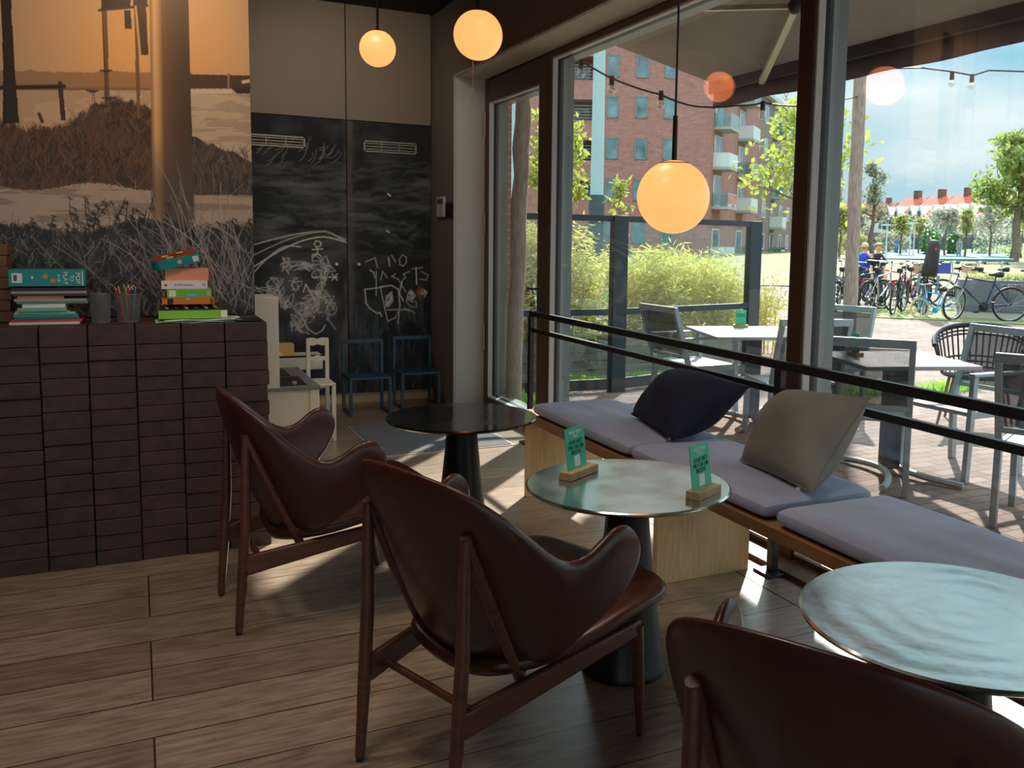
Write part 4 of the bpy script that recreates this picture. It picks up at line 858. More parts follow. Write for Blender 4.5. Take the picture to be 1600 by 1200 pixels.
# white child chair with shaped rails
cy_ = 6.55; cx0 = at(478, 527, 1, cy_)[0]; cx1 = at(513, 530, 1, cy_)[0]; zt2 = at(500, 527, 1, cy_)[2]; zs2 = at(500, 592, 1, cy_)[2]
wc = thing('child_chair', 'white wooden child chair with scalloped back rails, by the play kitchen', 'chair', ((cx0+cx1)/2, cy_, 0), 0)
hw = (cx1-cx0)/2
def scallop(z, h, amp):
    top = [(-hw+2*hw*t/16, z+h/2+amp*math.cos((t/16-.5)*4*PI)*(1-abs(t/8-1))) for t in range(17)]; bot = [(x, 2*z-zz_) for x, zz_ in reversed(top)]
    return top+bot
MX = Matrix.Rotation(PI/2, 4, 'X')
for s in (-1, 1):
    leg = G().beam((s*(hw-.012), 0, 0), (s*(hw-.012), 0, zt2-.02), .028, .026).ob('leg', M_pw, wc, bevel=.003)
    G().beam((s*(hw-.012), -.24, 0), (s*(hw-.012), -.24, zs2), .026, .026).ob('leg', M_pw, wc, bevel=.003)
G().prism(scallop(zt2-.03, .05, -.006), -.013, .013, MX).ob('top_rail', M_pw, wc, bevel=.003)
G().prism(scallop(zt2-.15, .035, .008), -.010, .010, MX).ob('middle_rail', M_pw, wc, bevel=.002)
G().prism(scallop(zs2-.05, .04, .008), -.010, .010, MX).ob('lower_rail', M_pw, wc, bevel=.002)
G().box(-hw, -.26, zs2-.012, hw, .012, zs2+.004).ob('seat', M_pw, wc, bevel=.004)
# blue child chairs
M_blue = mat('petrol_blue_paint', srgb(34,72,98), .4)
def blue_chair(label, x, y):
    r = thing('child_chair', label, 'chair', (x, y, 0), 0, 'petrol blue child chairs'); w = .155; d = .135; zs = .30; zt = .585; q = .024
    for s in (-1, 1):
        G().box(s*w-q/2, -d-q/2, 0, s*w+q/2, -d+q/2, zs-.01).ob('leg', M_blue, r, bevel=.002)
        G().box(s*w-q/2, d-q/2, 0, s*w+q/2, d+q/2, zt).ob('leg', M_blue, r, bevel=.002)
        G().box(s*w-q/2, -d+q/2, 0, s*w+q/2, d-q/2, q).ob('floor_runner', M_blue, r, bevel=.002)
    G().box(-w-q/2, -d-q/2, zs-.012, w+q/2, d, zs+.006).ob('seat', M_blue, r, bevel=.003)
    G().box(-w+q/2, d-q/2, zt-.03, w-q/2, d+q/2, zt).ob('back_rail', M_blue, r, bevel=.002)
    return r
p = at(545, 655, 2, 0); q = at(613, 648, 2, 0)
bx_ = (at(545,652,1,7.12)[0]+at(613,649,1,7.12)[0])/2
bc = blue_chair('left petrol blue child chair in front of the chalkboard', bx_, 7.26)
dup(bc, (bx_+.45, 7.40, 0), 0, 'right petrol blue child chair, in the corner by the door')
# ============================================================ OUTDOORS
ZG = -.02
CF = RM @ np.array([0, 0, -1.]); CF = np.array([CF[0], CF[1], 0]); CF /= np.linalg.norm(CF); CR = np.array([CF[1], -CF[0], 0])
M_pave = brickmat('terrace_clinkers', srgb(134,116,108), srgb(114,96,90), srgb(78,70,64), .21, .105, ms=.006, rough=.9, noise=.22, bump=.15, grain=(1.2, (1,1,1)))
M_grass = mat('lawn', srgb(90,122,50), .95, var=.3, scale=3, bump=.3, detail=8)
M_verge = mat('verge_grass', srgb(100,120,56), .95, var=.35, scale=6, detail=8, col2=srgb(134,128,88))
M_path = mat('pale_path', srgb(160,148,134), .95, var=.12, scale=.6)
def ground(name, pts, z, m, dz=.3):
    o = G().prism([(p[0], p[1]) for p in pts], z-dz, z).ob(name, m, smooth=0); return struct(o)
ground('ground', [(XO-.02, -12), (160, -12), (160, 170), (-60, 170), (-60, 11.5), (XO-.02, 11.5)], ZG, M_pave, .2)
def rel(px, r_):  # point on the ground at photo column px, distance r_ ahead
    d = RM @ np.array([(px-CX)/FPX, -(380-CY)/FPX, -1.]); t = r_/(d[:2] @ CF[:2]); return (d[0]*t, d[1]*t)
def zat_(px, py, dist): return depth(px, py, dist)[2]
# verge under the bikes, field behind, court, hill
ground('ground', [rel(1240,18.6), rel(1300,18.4), rel(1500,17.6), rel(1700,16.6), rel(1700,21), rel(1500,21.5), rel(1240,22)], ZG+.02, M_verge, .05)
g = G(); V = []; F = []; prof = ((31,.0),(44,.1),(56,.46),(70,.60),(120,.66),(190,.66))
for d_, z_ in prof:
    for px in (300, 900, 1240, 1400, 1600, 1900, 2300): q = rel(px, d_); V.append((q[0], q[1], ZG+.03+z_))
for i in range(len(prof)-1):
    for j in range(6): F.append((i*7+j, (i+1)*7+j, (i+1)*7+j+1, i*7+j+1))
g.add(V, F); struct(g.ob('ground', mat('dry_field', srgb(118,108,78), .95, var=.2, scale=.4, col2=srgb(132,126,90)), smooth=0))
def slab(pts, z, m, dz=.04):
    o = G().prism(pts, z-dz, z).ob('ground', m, smooth=0); return struct(o)
slab([rel(1250,37), rel(1520,35), rel(1520,38.5), rel(1250,41)], ZG+.05, M_path)
V = []; 
for px, d_, py in ((1366,62,403.5), (1586,60,405), (1560,90,393), (1400,96,389)):
    q = rel(px, d_); V.append((q[0], q[1], zat_(px, py, d_)))
g = G(); g.add(V+[(x, y, 0) for x, y, z in V], [(0,1,2,3),(7,6,5,4),(0,4,5,1),(1,5,6,2),(2,6,7,3),(3,7,4,0)]); struct(g.ob('ground', mat('teal_court', srgb(66,122,120), .8, var=.1, scale=1), smooth=0))
g = G(); V = []; F = []
for i in range(25):
    for j in range(13):
        a, b = i/24, j/12; q = rel(1420+560*a, 84+34*b); V.append((q[0], q[1], ZG+.6+1.55*math.sin(PI*min(1, b*1.0))**1.0*(min(1, a*3.0)**1.2)))
for i in range(24):
    for j in range(12): F.append((i*13+j, (i+1)*13+j, (i+1)*13+j+1, i*13+j+1))
g.add(V, F); struct(g.ob('ground', mat('hill_grass', srgb(104,136,50), .95, var=.2, scale=.8), smooth=180))

# ---------- red apartment block
M_bA = brickmat('red_block_brick', srgb(166,110,100), srgb(148,92,84), srgb(170,144,136), .22, .075, ms=.010, rough=.9, rot=(PI/2,0,0), noise=.16, bump=0, grain=(1.5, (1,1,3)))
M_bG = brickmat('grey_block_brick', srgb(132,112,104), srgb(116,98,94), srgb(160,146,138), .22, .075, ms=.010, rough=.9, rot=(PI/2,0,0), noise=.12, bump=0)
M_fr = mat('teal_grey_window_frame', srgb(104,132,134), .5); M_pane = mat('facade_pane', srgb(96,124,134), .10, 0, var=.55, scale=.8, spec=1., detail=3)
M_fw = mat('white_window_frame', srgb(214,222,220), .5); M_conc = mat('balcony_concrete', srgb(170,166,160), .8); M_bglass = glassmat('balcony_glass', (.72,.86,.84), .12, .6)
DA = 66.; s_ = DA/FPX     # metres per photo pixel on the facade plane
cor = Vector(depth(1105, 376, DA)); cor.z = ZG
def zA(py): return depth(1000, py, DA)[2]
bA = thing('apartment_block', 'large red brick apartment block with rows of windows across the square', 'building', tuple(cor), 0)
bA.rotation_euler = (0, 0, math.atan2(-CR[1], -CR[0]))  # local +x runs left along the facade, +y runs away
def xA(px): return (1105-px)*s_
MA = Matrix.Rotation(0, 4, 'Z')
back = 1  # local y sign of 'away'
la = Vector((-CR[0], -CR[1], 0)); lb = Vector((-la.y, la.x, 0)); back = 1 if lb.dot(Vector(CF)) > 0 else -1
B_ = lambda y: back*y
def bbox(g, x0, x1, y0, y1, z0, z1):
    ya, yb = sorted((B_(y0), B_(y1))); return g.box(x0, ya, z0, x1, yb, z1)
# facade wall built as bands between recessed loggias
xl1, xl0 = xA(920), xA(862); ZTOP = zA(-60)
g = G(); bbox(g, 0, xA(922), 0, 10, 0, ZTOP); bbox(g, xA(862), xA(812), 0, 10, 0, ZTOP); bbox(g, xA(922), xA(862), 2.2, 10, 0, ZTOP)
for (t, b) in ((-60, 95), (131, 160), (192, 222), (253, 284), (312, 380)): bbox(g, xA(922), xA(862), 0, 2.3, max(0, zA(b)), zA(t))
g.ob('wall', M_bA, bA, smooth=0)
for (t, b) in ((95,131),(160,192),(222,253),(284,312)):
    g = G(); bbox(g, xA(918), xA(866), 2.12, 2.2, zA(b)+.1, zA(t)-.3); f = g.ob('window', M_fr, bA, smooth=0)
    for (a, c) in ((917,905),(903,886),(884,868)):
        g = G(); bbox(g, xA(a), xA(c), 2.08, 2.14, zA(b)+.25, zA(t)-.4); g.ob('pane', M_pane, f, smooth=0)
    g = G()
    for k in range(5): bbox(g, xA(921), xA(862), .05, .09, zA(b)+.15+k*.22, zA(b)+.19+k*.22)
    g.ob('balcony_rail', M_fr, bA, smooth=0)
for (t, b) in ((92,126),(154,187),(217,250),(280,314),(342,380)):
    for (a, c) in ((944,962),(988,1007),(1032,1051)):
        g = G(); z0, z1 = max(.1, zA(b)), zA(t); x1, x0 = xA(a), xA(c)
        bbox(g, x0, x1, -.05, .12, z0, z0+.09); bbox(g, x0, x1, -.05, .12, z1-.09, z1); bbox(g, x0, x0+.09, -.05, .12, z0, z1); bbox(g, x1-.09, x1, -.05, .12, z0, z1)
        f = g.ob('window', M_fr, bA, smooth=0); g = G(); bbox(g, x0+.09, x1-.09, -.01, .03, z0+.09, z1-.09); g.ob('pane', M_pane, f, smooth=0)
# side facade, receding to the right
dv = RM @ np.array([(1500-CX)/FPX, -(376-CY)/FPX, -1.]); dv = Vector((dv[0], dv[1], 0)).normalized()
def wing(name, label, origin, dirv, length, ztop, mwall, cols, rows, bal, mfr, roof=None, host=None):
    rt = host or thing(name, label, 'building', tuple(origin), math.atan2(dirv.y, dirv.x)); r = rt
    before = set(rt.children)
    n = Vector((-dirv.y, dirv.x, 0)); sgn = 1 if n.dot(Vector((-origin[0], -origin[1], 0))) < 0 else -1  # +y*sgn is away from us
    def bb(g, x0, x1, y0, y1, z0, z1):
        ya, yb = sorted((sgn*y0, sgn*y1)); return g.box(x0, ya, z0, x1, yb, z1)
    bb(G(), 0, length, 0, 9, 0, ztop).ob('wall', mwall, r, smooth=0)
    if roof: bb(G(), -.2, length+.2, -.5, 9.4, ztop, ztop+.35).ob('roof_edge', roof, r, smooth=0)
    for i, z in enumerate(rows):
        for j, (x, w) in enumerate(cols):
            tall = (j in bal)
            z0, z1 = (z-.2, z+2.1) if tall else (z+.55, z+2.0)
            f = bb(bb(bb(bb(G(), x, x+w, -.06, .08, z0, z0+.09), x, x+w, -.06, .08, z1-.09, z1), x, x+.09, -.06, .08, z0, z1), x+w-.09, x+w, -.06, .08, z0, z1).ob('window', mfr, r, smooth=0)
            bb(bb(G(), x+.09, x+w/2-.03, -.02, .03, z0+.09, z1-.09), x+w/2+.03, x+w-.09, -.02, .03, z0+.09, z1-.09).ob('pane', M_pane, f, smooth=0)
            if tall:
                b = bb(G(), x-.3, x+w+.3, -1.25, 0, z0-.25, z0-.05).ob('balcony', M_conc, r, smooth=0)
                bb(bb(bb(G(), x-.28, x+w+.28, -1.23, -1.19, z0-.05, z0+.95), x-.28, x-.24, -1.2, 0, z0-.05, z0+.95), x+w+.24, x+w+.28, -1.2, 0, z0-.05, z0+.95).ob('balcony_panel', M_bglass if (i+j) % 2 else mat('white_balcony_panel', srgb(206,214,212), .6), b, smooth=0)
    if host:
        Mh_ = Matrix.Translation(host.location) @ Matrix.Rotation(host.rotation_euler.z, 4, 'Z'); Mw = Matrix.Translation(origin) @ Matrix.Rotation(math.atan2(dirv.y, dirv.x), 4, 'Z')
        for c in host.children:
            if c not in before: c.matrix_local = Mh_.inverted() @ Mw
    return r
rows = [zA(p)-0. for p in (375-0, 314, 252, 190, 128)]; rows[0] = .4
wing('wing', '', cor, dv, 17, ZTOP, M_bA, [(1.2,2.1),(9.0,2.1)], rows, (0,1), M_fw, host=bA)
o2 = cor + dv*17.1
D2 = float(Vector((o2.x, o2.y, 0)).dot(Vector(CF))); zt2_ = 1.42+(378-150)*D2/FPX
wing('apartment_wing', 'paler grey-brown wing with a flat cornice farther down the street', o2, dv, 62, zt2_, M_bG, [(2+4.3*k,1.5) for k in range(14)], [.4,3.3,6.2,9.1,12.0], (1,4,7,10), M_fw, mat('cornice', srgb(190,190,184), .7))
# ---------- lamp mast
def mast(label, px, top, r0, dist, zd, pyb):
    x, y = rel(px, dist); r = thing('mast', label, 'post', (x, y, ZG))
    G().cyl((0,0,0), (0,0,zd-ZG), r0*1.25, r0*1.22, 24).ob('dark_base', mat('dark_green_steel', srgb(52,74,76), .5), r); G().cyl((0,0,zd-ZG), (0,0,top), r0, r0*.78, 24).ob('pole', mat('pale_blue_steel', srgb(160,190,192), .45), r); return r
p = at(933, 305, 1, 30); mast('tall pale blue steel mast with a dark green foot', 931, 12, .245, (np.array(p)-CAM)[:2] @ CF[:2], p[2], 0)
p = at(804, 305, 1, 30); mast('tall pale blue mast seen through the door glass', 804, 12, .16, (np.array(p)-CAM)[:2] @ CF[:2], 1.2, 0)

# ---------- glass wind screen with dark posts
M_scr = mat('anthracite_screen', srgb(42,54,62), .5, var=.15, scale=4); M_sg = glassmat('screen_glass', (.88,.95,.94), .05, .5)
A_ = Vector((4.08, 7.55, ZG)); pR = at(1179, 345, 2, 1.70); B2 = Vector((pR[0], pR[1], ZG)); hB = 1.70
dd = (B2-A_).normalized()
# choose the far post so both tops share one height
best = None
for Y in np.linspace(7.7, 11, 100):
    q = at(1179, 346, 1, Y)
    if best is None or abs(q[2]-1.66) < best[0]: best = (abs(q[2]-1.66), q)
B2 = Vector((best[1][0], best[1][1], ZG)); print('screen far post', B2)
sc_ = thing('wind_screen', 'dark framed glass wind screen at the far side of the terrace', 'screen', tuple(A_), 0)
def ps(g, nm, m, **k):
    o = g.ob(nm, m, sc_, **k); o.matrix_parent_inverse = Matrix.Translation(sc_.location).inverted(); return o
dd = (B2-A_).normalized(); A0 = A_-Vector((1.15, 0, 0)); A0.y = 7.62
for q, w in ((A_, .15), (B2, .15)): ps(G().box(q.x-w/2, q.y-.05, ZG, q.x+w/2, q.y+.05, 1.66), 'screen_post', M_scr, bevel=.004)
for q, t in ((A0, A_), (A_, B2)):
    for z, h in ((1.63, .055), (.75, .06), (.06, .10)): ps(G().beam((q.x, q.y, z), (t.x, t.y, z), .05, h), 'screen_rail', M_scr)
    ps(G().beam((q.x, q.y, 1.18), (t.x, t.y, 1.18), .008, .80), 'glass_panel', M_sg); ps(G().beam((q.x, q.y, .41), (t.x, t.y, .41), .008, .62), 'glass_panel', M_sg)
# ---------- rough poles
M_bark = mat('weathered_pole', srgb(132,112,100), .9, var=.35, scale=10, stretch=(6,6,1), bump=.6, col2=srgb(176,160,146), detail=8)
def rough_pole(label, base, top, r0, r1, seed):
    R = random.Random(seed); n = 14; b = Vector(base); t = Vector(top); pts = [Vector((0,0,0))+(t-b)*(i/n)+Vector((R.uniform(-.008,.008), R.uniform(-.008,.008), 0)) for i in range(n+1)]
    o = G().tube(pts, [r0+(r1-r0)*i/n+R.uniform(-.005,.005) for i in range(n+1)], 14).ob('wooden_pole', M_bark, smooth=60); o.location = b; return tag(o, label, 'pole')
b0 = at(800, 640, 2, ZG); b0 = at(800, 645, 2, ZG); rough_pole('rough weathered wooden pole standing close outside the door', b0, at(821, 60, 1, b0[1]), .068, .062, 1)
b1 = at(1323, 590, 2, ZG); rough_pole('rough weathered wooden pole holding the lights, right of the thick window post', b1, at(1352, -60, 1, b1[1]+.05), .078, .058, 2)
# ---------- awning
M_canv = mat('taupe_awning_cloth', srgb(150,142,130), .9, var=.08, scale=2, bump=.1); M_cass = mat('anthracite_awning_metal', srgb(48,50,58), .5); M_val = mat('grey_valance_cloth', srgb(98,92,92), .9, var=.15, scale=6, bump=.2); M_arm = mat('pale_awning_arm', srgb(196,192,160), .4, .3)
XA_ = 4.6
f1 = at(1115, 130, 0, XA_); f2 = at(1112, 165, 0, XA_); ye = f1[1]; w0 = at(930, 60, 1, ye)
sl_ = (w0[2]-f1[2])/(f1[0]-w0[0]); zw0 = f1[2]+sl_*(XA_-2.86); yn = -3.5
print('awning', f1, f2, w0, 'slope', sl_, zw0)
aw = thing('awning', 'wide taupe awning with a dark front bar and hanging valance over the terrace', 'awning', (2.86, ye, zw0))
def pa(g, nm, m, **k):
    o = g.ob(nm, m, aw, **k); o.matrix_parent_inverse = Matrix.Translation(aw.location).inverted(); return o
g = G(); g.add([(2.9, ye, zw0), (XA_, ye, f1[2]), (XA_, yn, f1[2]), (2.9, yn, zw0)], [(0,1,2,3)]); pa(g, 'canopy', M_canv, solid=.006, smooth=0)
pa(G().box(2.80, yn, zw0-.06, 2.98, ye+.05, zw0+.16), 'cassette', M_cass)
zb_ = at(1110, 148, 0, XA_)[2]
pa(G().box(XA_-.03, yn, zb_, XA_+.05, ye+.04, f1[2]+.03), 'front_bar', M_cass, bevel=.01)
g = G(); n = 90; V = []; F = []; z1_ = zb_+.02; z0_ = f2[2]-.02
for i in range(n+1):
    y = yn+(ye-yn)*i/n
    V += [(XA_+.01, y, z1_), (XA_+.012+.006*math.sin(y*9), y, (z1_+z0_)/2), (XA_+.01+.012*math.sin(y*9+.5), y, z0_-.012*abs(math.sin(y*2.6)))]
for i in range(n):
    for k in range(2): F.append((i*3+k, (i+1)*3+k, (i+1)*3+k+1, i*3+k+1))
g.add(V, F); pa(g, 'valance', M_val, solid=.003, smooth=180)
def undercanopy(px, py, gap):
    d = RM @ np.array([(px-CX)/FPX, -(py-CY)/FPX, -1.]); t = (zw0-gap-CAM[2]+sl_*2.86)/(d[2]+sl_*d[0]); return Vector(tuple(CAM+t*d))
el = undercanopy(1243, 10, .10); wl_ = undercanopy(1078, 14, .10); fb = at(1190, 128, 0, XA_-.05)
pa(G().beam(wl_, el, .04, .03), 'arm', M_arm); pa(G().beam(el, fb, .045, .04), 'arm', M_arm); pa(G().sphere(el, .05, 14), 'elbow', M_cass)
# ---------- light strings
M_cord = mat('black_cord', (.02,.02,.025), .5)
def string(label, pts, bulbs, sag=.0):
    r = thing('light_string', label, 'lights', tuple(pts[0])); o_ = Vector(pts[0]); P = [Vector(p)-o_ for p in pts]; path = []
    for a, b in zip(P[:-1], P[1:]):
        for k in range(8): t = k/8; path.append(a*(1-t)+b*t-Vector((0,0,sag*4*t*(1-t))))
    path.append(P[-1]); G().tube(path, .007, 6).ob('cord', M_cord, r)
    for b in bulbs:
        b = Vector(b)-o_; G().cyl(b+Vector((0,0,.0)), b-Vector((0,0,.07)), .018, .02, 10).ob('socket', M_cord, r)
        G().lathe([(.012,-.065),(.022,-.08),(.031,-.105),(.026,-.13),(.001,-.142)], c=tuple(b), n=14).ob('bulb', glassmat('bulb_glass', (.9,.9,.84), .25, .8), r, smooth=80)
    return r
P = lambda px, py, d: depth(px, py, d)
d1 = float((np.array(b1)-CAM)[:2] @ CF[:2])
string('cord of clear bulbs from the pole by the door, passing under the awning corner', [P(820,30,7.0), P(890,82,7.0), P(955,122,7.0), P(1033,148,7.0), P(1085,166,7.0), P(1150,165,7.0), P(1192,160,7.1), P(1250,165,7.2), P(1344,150,d1-.08)], [P(908,93,7.0), P(956,119,7.0), P(1033,142,7.0), P(1192,158,7.1)], .01)
string('cord of clear bulbs hanging against the sky right of the wooden pole', [P(1349,108,d1-.05), P(1440,106,7.6), P(1488,112,8), P(1520,118,8), P(1545,110,8), P(1640,113,8)], [P(1488,112,8), P(1519,116,8)], .0)

# ---------- terrace furniture
M_al = mat('pale_aluminium', srgb(150,164,170), .35, .35); M_tx = glassmat('chair_mesh_cloth', (.42,.45,.48), .02, .2); M_txs = mat('light_seat_mesh', srgb(176,182,184), .7)
def meshcloth(name, col, tr):
    m = bpy.data.materials.new(name); m.use_nodes = True; n = m.node_tree.nodes; l = m.node_tree.links
    b = n['Principled BSDF']; b.inputs['Base Color'].default_value = (*col, 1); b.inputs['Roughness'].default_value = .7
    t = n.new('ShaderNodeBsdfTransparent'); x = n.new('ShaderNodeMixShader'); x.inputs['Fac'].default_value = tr
    l.new(b.outputs['BSDF'], x.inputs[1]); l.new(t.outputs['BSDF'], x.inputs[2]); l.new(x.outputs['Shader'], n['Material Output'].inputs['Surface']); return m
M_tx = meshcloth('woven_chair_mesh', srgb(70,78,86), .38)
M_brarm = mat('brown_armrest', srgb(130,92,78), .5)
def patio_chair(label, x, y, th, arms=True):
    """origin = centre of the rear feet; faces local +x"""
    r = thing('patio_chair', label, 'chair', (x, y, ZG), th, 'aluminium terrace chairs'); w = .255; ZB_ = .90; lean = -.13
    for s in (-1, 1):
        G().beam((0, s*w, 0), (.02, s*w, .44), .035, .045, up=(1,0,0)).beam((.02, s*w, .43), (lean, s*w, ZB_), .035, .04, up=(1,0,0)).ob('leg', M_al, r, bevel=.004)
        G().beam((.50, s*w, 0), (.47, s*w, .45 if not arms else .66), .035, .04, up=(1,0,0)).ob('leg', M_al, r, bevel=.004)
        G().box(.02, s*w-.014, .40, .49, s*w+.014, .445).ob('side_rail', M_al, r, bevel=.003)
        if arms: G().beam((-.03, s*w, .665), (.50, s*w, .67), .05, .022).ob('armrest', M_al, r, bevel=.006)
    G().beam((lean, -w-.017, ZB_), (lean, w+.017, ZB_), .035, .05).beam((-.02, -w, .52), (-.02, w, .52), .025, .03).ob('back_frame', M_al, r, bevel=.004)
    g = G(); g.add([(-.022,-w+.015,.53),(-.022,w-.015,.53),(lean+.003,w-.015,ZB_-.03),(lean+.003,-w+.015,ZB_-.03)], [(0,1,2,3)]); g.ob('backrest', M_tx, r, solid=.002, smooth=0)
    g = G()
    for k in range(17): g.box(.04+k*.0265, -w+.015, .425, .04+k*.0265+.022, w-.015, .437)
    g.box(.47, -w, .415, .50, w, .44).ob('seat', M_txs, r, smooth=0)
    return r
def mid(a, b): return ((a[0]+b[0])/2, (a[1]+b[1])/2)
def terrace_table(label, cx, cy, th, sx, sy, arc=True):
    r = thing('terrace_table', label, 'table', (cx, cy, ZG), th, 'square terrace tables')
    G().box(-sx/2, -sy/2, .715, sx/2, sy/2, .74).ob('tabletop', mat('white_table_top', srgb(168,166,164), .5, var=.05, scale=8), r, bevel=.004)
    G().box(-.05, -.05, .04, .05, .05, .715).ob('column', mat('dark_column', srgb(58,66,78), .5), r, bevel=.004)
    M_ft = mat('grey_foot', srgb(160,168,170), .4, .4)
    for s in (-1, 1): G().tube([(s*.36*math.cos(a*1.0)+s*.0, .40*math.sin(a), .03+.03*math.cos(a)) if False else (s*(.06+.20*(a/1.3)**2), .42*a/1.3, .045-.02*abs(a/1.3)) for a in np.linspace(-1.3, 1.3, 13)], .022, 8).ob('foot', M_ft, r)
    return r
tA = terrace_table('white square terrace table carrying a mint sign, near the wind screen', 4.42, 5.86, math.radians(-17), .90, .86)
tB = terrace_table('white square terrace table seen right of the thick window post', 4.24, 4.17, math.radians(-17), .74, .74)
def tsign(label, px, py, z, rz=0):
    p = at(px, py, 2, z); r = thing('table_sign', label, 'sign', p, rz, 'mint green table signs')
    G().box(-.06, -.025, 0, .06, .025, .026).ob('sign_block', M_block, r); c = G().box(-.044, -.0015, .012, .044, .0015, .148).ob('card', M_green, r)
    text('DOE HET', 'lettering', .0155, M_btxt, c, (0, -.0022, .110), (PI/2, 0, 0)); text('MET DE QR', 'lettering', .0145, M_btxt, c, (0, -.0022, .095), (PI/2, 0, 0)); text('NOG MEER', 'heading', .0115, M_wtxt, c, (0, -.0022, .130), (PI/2, 0, 0)); return r
tsign('mint green sign in an oak block on the outdoor table near the wind screen', 1157, 512, .72, YAW)
t = tsign('mint green sign on the outdoor table right of the window post, seen edge on', 1336, 556, .72, math.radians(78))
ca = math.atan2
patio_chair('pale aluminium chair with its back to the glass, left of the sign table', 3.93, 6.34, 0.03)
patio_chair('pale aluminium chair right of the thick window post, back turned to the glass', 3.74, 3.90, math.radians(44), arms=False)
patio_chair('pale aluminium chair at the right edge, back turned to the glass', 4.05, 2.90, math.radians(28), arms=False)
patio_chair('pale aluminium chair facing the window beyond the right outdoor table', 4.99, 4.07, math.radians(182))
patio_chair('pale aluminium chair whose back shows just right of the thick window post', 5.36, 5.93, math.radians(200))
patio_chair('pale aluminium chair tucked under the near side of the sign table', 4.26, 5.02, math.radians(75), arms=False)
# dark wicker chairs
M_wick = mat('dark_wicker', srgb(46,44,50), .7)
def wicker(label, x, y, th):
    r = thing('wicker_chair', label, 'chair', (x, y, ZG), th, 'dark wicker terrace chairs'); V = []; 
    def S_(a, t):  # a around, t up
        R_ = .27+.07*t; zt = .80-.16*abs(a/1.9)**2.2; return Vector((-.02-R_*math.cos(a)+.0, R_*math.sin(a)*1.02, .42+(zt-.42)*t))
    g = G()
    for k in range(25):
        a = -1.9+3.8*k/24
        g.tube([S_(a, t) for t in (0, .33, .66, 1)], .0075, 5)
    for t in (.08, .2, .32, .8, .88, .96): g.tube([S_(-1.9+3.8*k/20, t) for k in range(21)], .009, 5)
    g.ob('woven_shell', M_wick, r, smooth=80)
    G().tube([S_(-1.9+3.8*k/20, 1.0)+Vector((0,0,.004)) for k in range(21)], .020, 8).ob('top_rim', M_wick, r)
    G().lathe([(.001,.405),(.27,.405),(.285,.42),(.27,.44),(.001,.445)], c=(-.02,0,0), n=24).ob('seat', M_wick, r)
    for sx in (-1, 1):
        for sy in (-1, 1): G().cyl((-.02+sx*.19, sy*.19, .41), (-.02+sx*.26, sy*.26, 0), .013, .011, 8).ob('leg', M_brarm, r)
    return r
q = at(1462, 560, 2, .5); wicker('dark wicker tub chair behind the right outdoor table', 6.05, 5.05, math.radians(215))
wicker('dark wicker tub chair cut by the right edge of the picture', 6.25, 3.85, math.radians(190))
# ============================================================ GREENERY, BIKES, PEOPLE, HOUSES
def ontop(px, dist, z=ZG): x, y = rel(px, dist); return (x, y, z)
def zat(px, py, dist):
    return depth(px, py, dist)[2]
def leafmat(name, c1, c2):
    m = mat(name, srgb(*c1), .75, var=.3, scale=2.2, col2=srgb(*c2), spec=.2, detail=3); n = m.node_tree.nodes; l = m.node_tree.links
    if 'Translucent BSDF' not in n:
        t = n.new('ShaderNodeBsdfTranslucent'); t.inputs['Color'].default_value = (*[min(1, c*1.2) for c in srgb(*c2)], 1); x = n.new('ShaderNodeMixShader'); x.inputs['Fac'].default_value = .42
        b = n['Principled BSDF']; l.new(b.outputs['BSDF'], x.inputs[1]); l.new(t.outputs['BSDF'], x.inputs[2]); l.new(x.outputs['Shader'], n['Material Output'].inputs['Surface'])
    return m
def leaf(g, p, d, L, w, R):
    d = Vector(d).normalized(); s = d.cross(Vector((R.gauss(0,1), R.gauss(0,1), R.gauss(0,1)))).normalized()*w/2; p = Vector(p)
    g.add([p, p+d*L*.45+s, p+d*L, p+d*L*.45-s], [(0,1,2,3)])
def leaves_np(name, P, D, L, w, m, parent, seed):
    """many small leaves at once: P base points, D directions"""
    r = np.random.default_rng(seed); n = len(P); D = D/np.linalg.norm(D, axis=1)[:, None]; s = np.cross(D, r.normal(size=(n, 3))); s /= np.linalg.norm(s, axis=1)[:, None]+1e-9
    L = L*r.uniform(.6, 1.3, n)[:, None]; s = s*w/2
    V = np.stack([P, P+D*L*.45+s, P+D*L, P+D*L*.45-s], 1).reshape(-1, 3); me = bpy.data.meshes.new(name)
    me.vertices.add(4*n); me.vertices.foreach_set('co', V.ravel().astype(np.float32)); me.loops.add(4*n); me.loops.foreach_set('vertex_index', np.arange(4*n, dtype=np.int32))
    me.polygons.add(n); me.polygons.foreach_set('loop_start', np.arange(0, 4*n, 4, dtype=np.int32)); me.polygons.foreach_set('loop_total', np.full(n, 4, np.int32)); me.update(calc_edges=True)
    me.materials.append(m); o = bpy.data.objects.new(name, me); C.objects.link(o)
    if parent: o.parent = parent
    return o
M_trunk = mat('grey_brown_bark', srgb(112,98,86), .9, var=.25, scale=6)
